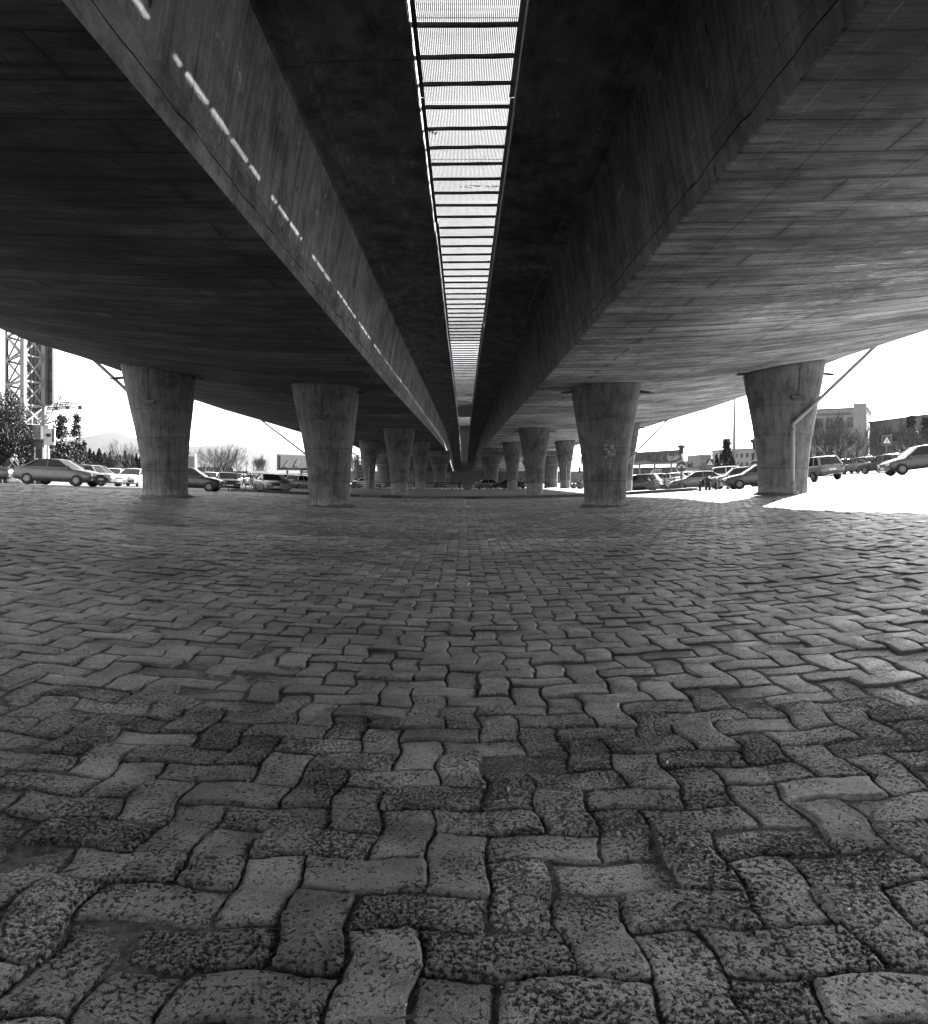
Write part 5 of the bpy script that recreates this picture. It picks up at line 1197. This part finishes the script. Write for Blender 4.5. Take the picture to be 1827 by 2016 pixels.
def traffic():
    Y = 100; X = at(1145, Y); g = gz(X, Y); r = empty('traffic_light', (X, Y, g), 0, 'traffic lights on a cranked pole at the right far side', 'traffic light'); H = zt(900, Y) - g
    mb = MB(); mb.tube([(0, 0, -.1), (0, 0, H), (.35, 0, H + .35), (1.6, 0, H + .8)], .07, 8); mb.build('pole', MT['steel'], r)
    for dx in (-.25, .35):
        mb = MB(); mb.box((dx, -.1, H - 1.7), (.24, .22, .8)); h = mb.build('signal_head', MT['black'], r); mb = MB()
        for k in range(3): mb.loft([[(dx + .07 * cos(2 * pi * q / 10), y, H - 1.94 + .24 * k + .07 * sin(2 * pi * q / 10)) for q in range(10)] for y in (-.2, -.23)])
        mb.build('lens', MT['dgrey'], h)
    mb = MB(); mb.box((.08, -.05, H - 2.2), (.45, .1, .35)); mb.build('control_plate', MT['pale'], r)
traffic()
def notice(x, Y, y1, y0, w, label, mat='pale', rows=2, name='notice_board'):
    X = at(x, Y); g = gz(X, Y); r = empty(name, (X, Y, g), 0, label, 'sign'); z1, z0 = zt(y1, Y) - g, zt(y0, Y) - g
    mb = MB(); mb.box((0, 0, (z0 + z1) / 2), (w, .05, z1 - z0)); b = mb.build('board', MT[mat], r); mb = MB()
    for k in range(rows):
        mb.box((w * .06 if rows > 2 else 0, -.035, z0 + (z1 - z0) * (k + .5) / rows), (w * (.8 if rows > 2 else .5), .02, (z1 - z0) / rows * (.86 if rows > 2 else .12)))
    mb.build('dark_panels', MT['dgrey'], b); mb = MB(); mb.tube([(0, .05, -.1), (0, .05, z1 - .1)], .04, 6); mb.build('post', MT['galv'], r)
notice(883.5, 97, 930.5, 941.5, .6, 'small pale notice board on a post beside the carved pier'); notice(709, 104, 915, 940, 1.25, 'direction sign with four stacked dark panels beyond the far left pier', rows=4, name='direction_sign')
def totem(x, Y, y1, w, label):
    X = at(x, Y); g = gz(X, Y); r = empty('advertising_totem', (X, Y, g), 0, label, 'sign'); H = zt(y1, Y) - g; mb = MB(); mb.box((w / 2 - .06, 0, H / 2), (.16, .2, H)); mb.box((-w / 2 + .06, 0, H / 2), (.16, .2, H)); mb.box((0, 0, H - .08), (w - .28, .2, .16)); mb.build('frame', MT['white'], r)
    mb = MB(); mb.box((0, 0, H * .55), (w - .28, .1, H * .75)); mb.build('poster', MT['galv'], r)
totem(376, 66, 894, .95, 'white framed advertising panel against the right side of the left outer pier')
# dark trough with a black bar frame, small barrier, thin posts
def trough():
    Y = 57.5; X0, X1 = at(1290, Y), at(1338, Y); X = (X0 + X1) / 2; g = gz(X, Y) + ISL; r = empty('trough', (X, Y, g), 0, 'long dark plant trough behind the right end of the kerb', 'trough'); mb = MB(); w = X1 - X0
    for c, d in (((0, -.22, .17), (w, .05, .34)), ((0, .22, .17), (w, .05, .34)), ((-w / 2, 0, .17), (.05, .39, .34)), ((w / 2, 0, .17), (.05, .39, .34)), ((0, 0, .06), (w - .06, .38, .1))): mb.box(c, d)
    mb.build('box', MT['black'], r)
    X = at(1318, 58.6); g = gz(X, 58.6) + ISL; r = empty('metal_frame', (X, 58.6, g), 0, 'black angled metal frame standing behind the striped board in the trough', 'frame'); mb = MB()
    q = [(-.36, 0, .3), (-.30, .05, 1.05), (.36, .05, 1.15), (.40, 0, .3)]
    for a, b_ in zip(q, q[1:] + q[:1]): mb.bar(a, b_, .06)
    mb.bar((-.36, 0, 0), (-.36, 0, .3), .05); mb.bar((.4, 0, 0), (.4, 0, .3), .05); mb.bar((-.33, .03, .7), (.38, .03, .75), .04); mb.build('bars', MT['black'], r)
trough()
for x, Y, h, lean, lb in ((451, 52.6, .55, -.06, 'short thin dark post at the tip of the left kerb'), (484, 54.4, .95, .03, 'taller thin dark post on the left kerb')):
    X = at(x, Y); r = empty('thin_post', (X, Y, gz(X, Y) - .02), 0, lb, 'post', 'thin dark posts'); mb = MB(); mb.tube([(0, 0, 0), (lean, 0, h + .2)], .035, 8); mb.build('rod', MT['steel'], r); mb = MB(); mb.tube([(lean, 0, h + .18), (lean, 0, h + .22)], .05, 8); mb.build('cap', MT['black'], r)
def barrier(x, Y):
    X = at(x, Y); r = empty('road_barrier', (X, Y, gz(X, Y) + ISL * 0), 0, 'folded dark barrier with a slanting arm between the far right piers', 'barrier'); mb = MB(); mb.bar((-1.1, 0, 1.0), (0, 0, .05), .12); mb.box((0, 0, .1), (.9, .4, .16)); mb.build('arm', MT['steel'], r); mb = MB(); mb.bar((.9, .3, 1.6), (2.0, .3, .5), .14); mb.box((1.0, .3, .55), (.8, .3, .1)); mb.box((1.0, .3, .8), (.8, .3, .1)); mb.bar((.7, .3, 0), (.7, .3, 1), .07); mb.build('stand', MT['steel'], r)
barrier(1024, 99)
def railing():
    Y = 98; X = at(1274, Y); g = gz(X, Y); r = empty('stair_railing', (X, Y, g), 0, 'white stair with railing below the flowered billboard', 'railing'); mb = MB(); W = at(1302, Y) - X; H = zt(924, Y) - g; pts = [(0, H * .35), (W * .4, H * .95), (W, H)]
    for (a, b_), (c, d) in zip(pts, pts[1:]): mb.bar((a, 0, b_), (c, 0, d), .07)
    for k in range(9):
        x = W * k / 8; z = lerp(x, pts); mb.bar((x, 0, 0), (x, 0, z), .045)
    mb.build('rail', MT['white'], r); mb = MB()
    for k in range(5): mb.box((W * .08 * (k + .5), .5, .11 * (k + 1)), (W * .08, .9, .22 * (k + 1)))
    mb.build('steps', MT['pale'], r)
railing()
def dish(x, Y, y, label):
    X = at(x, Y); g = gz(X, Y); r = empty('satellite_dish', (X, Y, g), 0, label, 'satellite dish', 'white satellite dishes'); H = zt(y, Y) - g; mb = MB(); mb.tube([(0, 0, 0), (0, 0, H)], .05, 6); mb.build('stand', MT['steel'], r)
    mb = MB(); mb.smooth = True; mb.lathe([(.02, 0), (.3, .05), (.6, .2), (.75, .38), (.73, .40), (.58, .24), (.02, .06)], 18, caps=False); d = mb.build('dish', MT['white'], r); d.scale = (.5, .5, .5); d.location = (0, -.1, H); d.rotation_euler = (radians(70), 0, radians(35))
dish(459, 112, 919, 'white dish nearer the leafless trees, left of the pair'); dish(486, 114, 914, 'white dish above the dark cabin, right of the pair')
# coach
def coach(x, Y, hd):
    X = at(x, Y); g = gz(X, Y); r = empty('coach', (X, Y, g), hd, 'white coach parked under the leafless trees at the left', 'coach'); L, W, H = 9.5, 2.45, 2.9
    mb = MB(); sec = [(-W / 2, .4), (W / 2, .4), (W / 2, H - .35), (W / 2 - .18, H), (-W / 2 + .18, H), (-W / 2, H - .35)]
    mb.loft([[(x_, y * s, z if z < 1 else z - dz) for y, z in sec] for x_, s, dz in ((-L / 2, .96, .1), (-L / 2 + .25, 1, 0), (L / 2 - .4, 1, 0), (L / 2, .95, .2))]); mb.build('body', MT['car_white'], r, bevel=.05)
    for s in (-1, 1):
        for k in range(6):
            mb = MB(); mb.box((-L / 2 + 1.2 + k * 1.42, s * (W / 2 + .005), 1.95), (1.3, .03, .85)); mb.build('window', MT['glass'], r)
        for wx in (-2.9, 3.0):
            mb = MB(); rings = [[(wx + q * cos(2 * pi * k / 18), s * (W / 2 - .12 + yy), .48 + q * sin(2 * pi * k / 18)) for k in range(18)] for q, yy in ((.46, 0), (.46, .14), (.26, .15), (.22, .12))]; mb.loft(rings); mb.build('wheel', MT['rubber'], r)
    mb = MB(); mb.box((L / 2 + .0, 0, 1.85), (.06, 2.0, 1.2)); mb.build('windscreen', MT['glass'], r); mb = MB(); mb.box((L / 2 + .01, .8, .75), (.06, .4, .2)); mb.box((L / 2 + .01, -.8, .75), (.06, .4, .2)); mb.build('headlight', MT['lamp'], r)
coach(412, 124, radians(-35))
# motorcycle, front on
def motorcycle(x, Y):
    X = at(x, Y); g = gz(X, Y); r = empty('motorcycle', (X, Y, g), radians(-98), 'dark motorcycle seen from the front between two black bollards', 'motorcycle')
    for wx in (.62, -.62):
        mb = MB(); mb.smooth = True; rings = [[(wx + (.25 + .05 * cos(2 * pi * j / 8)) * cos(2 * pi * k / 20), .05 * sin(2 * pi * j / 8), .30 + (.25 + .05 * cos(2 * pi * j / 8)) * sin(2 * pi * k / 20)) for j in range(8)] for k in range(21)]
        mb.loft(rings, caps=False); w = mb.build('wheel', MT['rubber'], r); mb = MB()
        for k in range(5): mb.bar((wx, 0, .3), (wx + .22 * cos(k * 1.257), 0, .3 + .22 * sin(k * 1.257)), .02)
        mb.build('spokes', MT['rim'], w)
    mb = MB(); mb.bar((.62, .08, .3), (.42, .08, .95), .04); mb.bar((.62, -.08, .3), (.42, -.08, .95), .04); mb.build('fork', MT['steel'], r)
    mb = MB(); mb.bar((.40, -.34, 1.02), (.42, .34, 1.02), .035); mb.bar((.42, .34, 1.02), (.3, .4, 1.0), .04); mb.bar((.42, -.34, 1.02), (.3, -.4, 1.0), .04); mb.build('handlebar', MT['steel'], r)
    for s in (-1, 1):
        mb = MB(); mb.bar((.40, s * .25, 1.02), (.38, s * .32, 1.2), .015); mb.box((.38, s * .33, 1.22), (.03, .14, .09)); mb.build('mirror', MT['black'], r)
    mb = MB(); mb.smooth = True; mb.loft([[(.42 + dx, q * cos(2 * pi * k / 16), .88 + q * sin(2 * pi * k / 16)) for k in range(16)] for q, dx in ((.06, 0), (.10, .05), (.115, .14))]); h = mb.build('headlight', MT['black'], r)
    mb = MB(); mb.loft([[(.562 + dx, q * cos(2 * pi * k / 16), .88 + q * sin(2 * pi * k / 16)) for k in range(16)] for q, dx in ((.10, 0), (.05, .02))]); mb.build('lens', MT['lamp'], h)
    mb = MB(); mb.loft([[(x_, y * w, z0 + z * h) for y, z in ((-.5, 0), (.5, 0), (.6, .5), (.3, 1), (-.3, 1), (-.6, .5))] for x_, w, z0, h in ((.42, .14, .62, .2), (.25, .3, .55, .42), (0, .32, .55, .4), (-.1, .22, .6, .2))]); mb.build('tank', MT['car_black'], r)
    mb = MB(); mb.box((-.38, 0, .78), (.7, .26, .12)); mb.build('seat', MT['rubber'], r); mb = MB(); mb.box((.02, 0, .38), (.42, .3, .32)); mb.bar((-.62, 0, .3), (.1, 0, .35), .06); mb.build('engine', MT['steel'], r)
    for s in (-1, 1):
        mb = MB(); mb.box((-.45, s * .27, .55), (.45, .16, .34)); mb.build('pannier', MT['black'], r)
    mb = MB(); mb.box((.36, 0, .52), (.06, .46, .46)); mb.build('leg_shield', MT['dgrey'], r)
motorcycle(1394, 50.3)

# ------------------------------------------------------------------ people
def person(x, Y, hd, label, lean=.0, h=1.73, stride=.15, arms=((.15, .0), (.1, .05)), top='cloth_d', legs='cloth_g', z=None, sit=False, group=None):
    X = at(x, Y) ; g = gz(X, Y) if z is None else z; r = empty('person', (X, Y, g), hd, label, 'person', group); s = h / 1.73
    def V(a, b_, c): return Vector((a * s, b_ * s, c * s))
    hip = V(0, 0, .93); ch = V(lean * .38, 0, 1.25); nk = V(lean * .62, 0, 1.47); hd_ = V(lean * .78 + .02, 0, 1.60); top_ = V(lean * .85 + .02, 0, 1.70)
    J = {}; legsJ = []
    for sd, st_ in ((-1, stride), (1, -stride)):
        if sit: k = V(.38, sd * .14, .72); a = V(.25, sd * .14, .32); t = V(.42, sd * .14, .27)
        else: k = V(st_ * .6 + .03, sd * .10, .50); a = V(st_, sd * .10, .08); t = V(st_ + .16, sd * .11, .03)
        legsJ.append((V(0, sd * .09, .88), k, a, t))
    armsJ = []
    for (sd, (fw, up)) in zip((-1, 1), arms):
        sh = V(lean * .55, sd * .19, 1.41); el = V(lean * .55 + fw * .5 - .02, sd * .24, 1.13 + up * .4); wr = V(lean * .55 + fw, sd * .22, .89 + up); armsJ.append((sh, el, wr))
    def skin(name, verts, edges, rad, mat, sub=1):
        me = bpy.data.meshes.new(name); me.from_pydata([tuple(v) for v in verts], edges, []); o = bpy.data.objects.new(name, me); COL.objects.link(o); o.parent = r
        md = o.modifiers.new('skin', 'SKIN'); md.use_smooth_shade = True
        if not me.skin_vertices: bpy.context.view_layer.objects.active = o
        lay = me.skin_vertices[0] if me.skin_vertices else None
        if lay is None: return o
        for i, q in enumerate(rad): lay.data[i].radius = q if isinstance(q, tuple) else (q, q); lay.data[i].use_root = (i == 0)
        o.modifiers.new('sub', 'SUBSURF').levels = sub; o.modifiers['sub'].render_levels = sub; me.materials.append(mat); return o
    return r, dict(hip=hip, ch=ch, nk=nk, hd=hd_, top=top_, legs=legsJ, arms=armsJ, s=s), (top, legs)
def chain(mb, pts, rad, n=10): mb.smooth = True; mb.tube(pts, rad, n)
def dress(x, Y, hd, label, **kw):
    """one continuous body (bmesh union of limbs is avoided: a single tapered skin built through the joints)"""
    r, j, (topm, legm) = person(x, Y, hd, label, **kw); s = j['s']
    verts = []; edges = []; rad = []
    def nv(p, q, parent=None):
        verts.append(tuple(p)); rad.append(q); i = len(verts) - 1
        if parent is not None: edges.append((parent, i))
        return i
    h = nv(j['hip'], (.13 * s, .105 * s)); c = nv(j['ch'], (.15 * s, .11 * s), h); n0 = nv(j['nk'] - Vector((0, 0, .04)), (.11 * s, .08 * s), c); n = nv(j['nk'] + Vector((0, 0, .03)), .052 * s, n0)
    hdv = nv(j['hd'], (.075 * s, .088 * s), n); nv(j['top'], (.065 * s, .075 * s), hdv); nv(j['hd'] + Vector((.10 * s, 0, -.01)), .016 * s, hdv)
    for L in j['legs']:
        a = nv(L[0], .088 * s, h); a = nv((L[0] + L[1]) / 2, .078 * s, a); a = nv(L[1], .055 * s, a); a = nv((L[1] * .6 + L[2] * .4), .056 * s, a); a = nv(L[2], .036 * s, a); nv(L[3], .034 * s, a)
    for k, A in enumerate(j['arms']):
        a = nv(A[0], .055 * s, n0); a = nv(A[1], .042 * s, a); a = nv(A[2], .028 * s, a); d = (A[2] - A[1]).normalized(); p = nv(A[2] + d * .07 * s, (.036 * s, .02 * s), a)
        side = Vector((0, 1, 0))
        for f in range(4): q = nv(A[2] + d * (.12) * s + Vector(((f - 1.5) * .020 * s, 0, 0)), .0085 * s, p); nv(A[2] + d * (.155 + .012 * (f in (1, 2))) * s + Vector(((f - 1.5) * .020 * s + .01, 0, 0)), .0075 * s, q)
        q = nv(A[2] + d * .07 * s + Vector((.045 * s, 0, 0)), .010 * s, a); nv(A[2] + d * .11 * s + Vector((.055 * s, 0, 0)), .009 * s, q)
    def mk(name, verts, edges, rad, mat):
        me = bpy.data.meshes.new(name); me.from_pydata(verts, edges, []); bm = bmesh.new(); bm.from_mesh(me); lay = bm.verts.layers.skin.verify(); bm.verts.ensure_lookup_table()
        for i, v in enumerate(bm.verts): q = rad[i]; v[lay].radius = q if isinstance(q, tuple) else (q, q); v[lay].use_root = (i == 0)
        bm.to_mesh(me); bm.free(); o = bpy.data.objects.new(name, me); COL.objects.link(o); o.parent = r; md = o.modifiers.new('skin', 'SKIN'); md.use_smooth_shade = True
        sb = o.modifiers.new('sub', 'SUBSURF'); sb.levels = 1; sb.render_levels = 1; me.materials.append(mat); return o
    mk('body', verts, edges, rad, MT['skin'])
    # trousers
    V2 = [tuple(j['hip'] + Vector((0, 0, .06)))]; E2 = []; R2 = [(.145 * s, .115 * s)]
    for L in j['legs']:
        prev = 0
        for p, q in ((L[0], .105), ((L[0] + L[1]) / 2, .09), (L[1], .072), (L[2] + Vector((0, 0, .03)), .062)): V2.append(tuple(p)); R2.append(q * s); E2.append((prev, len(V2) - 1)); prev = len(V2) - 1
    mk('trousers', V2, E2, R2, MT[legm])
    V3 = [tuple(j['hip'] + Vector((0, 0, .02)))]; E3 = [(0, 1), (1, 2)]; R3 = [(.16 * s, .13 * s), (.18 * s, .135 * s), (.125 * s, .10 * s)]; V3 += [tuple(j['ch']), tuple(j['nk'] - Vector((0, 0, .03)))]
    for A in j['arms']:
        prev = 2
        for p, q in ((A[0], .072), (A[1], .058), (A[2] + (A[1] - A[2]) * .12, .046)): V3.append(tuple(p)); R3.append(q * s); E3.append((prev, len(V3) - 1)); prev = len(V3) - 1
    mk('jacket', V3, E3, R3, MT[topm])
    mb = MB(); mb.smooth = True; c0 = j['hd'] + Vector((-.02 * s, 0, .05 * s)); mb.lathe([(.03, -.09), (.088, -.06), (.097, 0), (.09, .05), (.055, .085), (.01, .095)], 14, (0, 0, 0)); o = mb.build('hair', MT['hair'], r); o.location = c0; o.scale = (s, s, s)
    for L in j['legs']:
        mb = MB(); a = L[2]; b_ = L[3]; mb.smooth = True; mb.tube([a + Vector((-.05, 0, -.04)) * s, a * .5 + b_ * .5 + Vector((0, 0, -.01)), b_ + Vector((.05, 0, -.0)) * s], [.045 * s, .048 * s, .03 * s], 10); mb.build('shoe', MT['hair'], r)
    return r
dress(13, 45.0, radians(-5), 'person in a grey jacket bending forward beside the dark car at the left edge', lean=.55, stride=.08, arms=((.42, .05), (.38, .0)), top='cloth_g', legs='cloth_d')
dress(34, 46.2, radians(200), 'person in black holding a dark bag, right of the bending person', lean=.1, arms=((.25, .25), (.22, .2)), top='cloth_d', legs='cloth_d')
dress(494, 82, radians(100), 'man in a dark jacket and pale trousers walking between the cars', stride=.12, top='cloth_d', legs='cloth_l', h=1.5)
dress(481, 84, radians(190), 'person in dark clothes just left of the walking man', stride=.2, top='cloth_d', legs='cloth_d', h=1.45)
def bag(x, Y, s, label, mat):
    X = at(x, Y); mb = MB(); mb.smooth = True; mb.lathe([(.05, 0), (.32, .03), (.40, .2), (.36, .42), (.16, .62), (.10, .68), (.17, .76)], 16); 
    mb.v = [(a + .05 * nz3(a * 6, b_ * 6, c * 6), b_ + .05 * nz3(b_ * 6, c * 6, a * 6), c) for a, b_, c in mb.v]
    o = mb.build('sack', MT[mat], None); o.location = (X, Y, gz(X, Y)); o.scale = (s, s, s); tag(o, label, 'sack', 'white sacks'); return o
bag(27, 43.2, .9, 'bulging white sack at the feet of the two people', 'white'); bag(42, 43.4, .7, 'smaller white sack right of the bulging one', 'white')

# ------------------------------------------------------------------ hills
def hills():
    prof = [(-700, 900), (-300, 880), (-50, 868), (60, 872), (130, 866), (165, 864), (200, 852), (222, 847), (245, 855), (262, 862), (300, 864), (340, 869), (365, 874), (395, 879), (430, 876), (480, 873), (520, 876), (560, 884), (600, 894), (700, 908), (820, 922), (1000, 935), (1200, 936), (1400, 930), (1700, 925), (2200, 915), (2700, 920)]
    mb = MB(); mb.smooth = True; xs_ = rng(-700, 2700, 11); rows = []
    for Y, k in ((1500, 0), (1700, .22), (1900, .5), (2100, .78), (2300, 1.0), (2600, .8), (3200, .2)):
        row = []
        for x in xs_:
            X = at(x, 2300); top = zt(lerp(x, prof), 2300); z = top * k * (1 + .18 * nz3(X * .004, Y * .004, 2) * (k < .95)) + 8 * nz3(X * .012, Y * .01, 4) * (.3 + k); row.append((X, Y + 60 * nz3(X * .003, k * 3), z if k > 0 else -2))
        rows.append(row)
    n = len(xs_); vs_ = [p for r_ in rows for p in r_]; mb.add(vs_, [(i * n + k, i * n + k + 1, (i + 1) * n + k + 1, (i + 1) * n + k) for i in range(len(rows) - 1) for k in range(n - 1)])
    struct(mb.build('hills', MT['hill'], fixn=False))
hills()
# lane lines on the road
def lane(pts, w=.12, dash=3.0, gap=4.0):
    mb = MB()
    for (x0, y0), (x1, y1) in zip(pts, pts[1:]):
        L = sqrt((x1 - x0) ** 2 + (y1 - y0) ** 2); t = 0; d = Vector((x1 - x0, y1 - y0)) / L; nrm = Vector((-d.y, d.x)) * w / 2
        while t < L:
            a = Vector((x0, y0)) + d * t; b_ = Vector((x0, y0)) + d * min(L, t + dash)
            q = [a + nrm, a - nrm, b_ - nrm, b_ + nrm]; mb.add([(p.x, p.y, gz(p.x, p.y) + .0) for p in q], [(0, 1, 2, 3)]); t += dash + gap
    struct(mb.build('lane_markings', MT['roadpaint'], fixn=True))
lane([(-60, 47), (-20, 47)]); lane([(20, 49), (70, 49)]); lane([(-60, 98), (70, 98)])
# grit and dead leaves lying in the joints
def grit():
    mb = MB(); rr = random.Random(5)
    for _ in range(1500):
        y = 1.3 + 9 * rr.random() ** 2; x = rr.uniform(-1, 1) * (.68 * y + .4); s = rr.uniform(.0012, .0042) * (1 if rr.random() < .97 else 2); z = gz(x, y) + rr.uniform(-.006, .004)
        p = [Vector((rr.uniform(-1, 1), rr.uniform(-1, 1), rr.uniform(0, 1))) * s + Vector((x, y, z)) for _ in range(5)]; mb.add(p, [(0, 1, 2), (0, 2, 3), (0, 3, 4), (1, 2, 4), (2, 3, 4), (0, 1, 4)])
    mb.build('grit', MT['stone'], None, fixn=False)['kind'] = 'stuff'
    mb = MB()
    for _ in range(90):
        y = 1.6 + 8 * rr.random() ** 1.6; x = rr.uniform(-1, 1) * (.65 * y); L = rr.uniform(.012, .03); a = rr.uniform(0, 6.28); z = gz(x, y) + .008; u = Vector((cos(a), sin(a), rr.uniform(-.1, .25))) * L; w = Vector((-sin(a), cos(a), rr.uniform(-.3, .3))) * L * .3; c = Vector((x, y, z))
        mb.add([c - u, c + w, c + u * 1.0, c - w, c + Vector((0, 0, .004))], [(0, 1, 4), (1, 2, 4), (2, 3, 4), (3, 0, 4)])
    mb.build('dead_leaves', MT['galv'], None, fixn=False)['kind'] = 'stuff'
grit()

# ------------------------------------------------------------------ thin winter haze
def haze():
    m = bpy.data.materials.new('haze'); m.use_nodes = True; nt = m.node_tree; nt.nodes.clear(); o_ = nt.nodes.new('ShaderNodeOutputMaterial'); v = nt.nodes.new('ShaderNodeVolumePrincipled')
    v.inputs['Color'].default_value = (.9, .9, .9, 1); v.inputs['Density'].default_value = .00003; v.inputs['Anisotropy'].default_value = .3; nt.links.new(v.outputs[0], o_.inputs['Volume'])
    mb = MB(); mb.box((0, 1450, 99), (9000, 9800, 214)); o = mb.build('haze', m); struct(o, 'stuff')
haze()
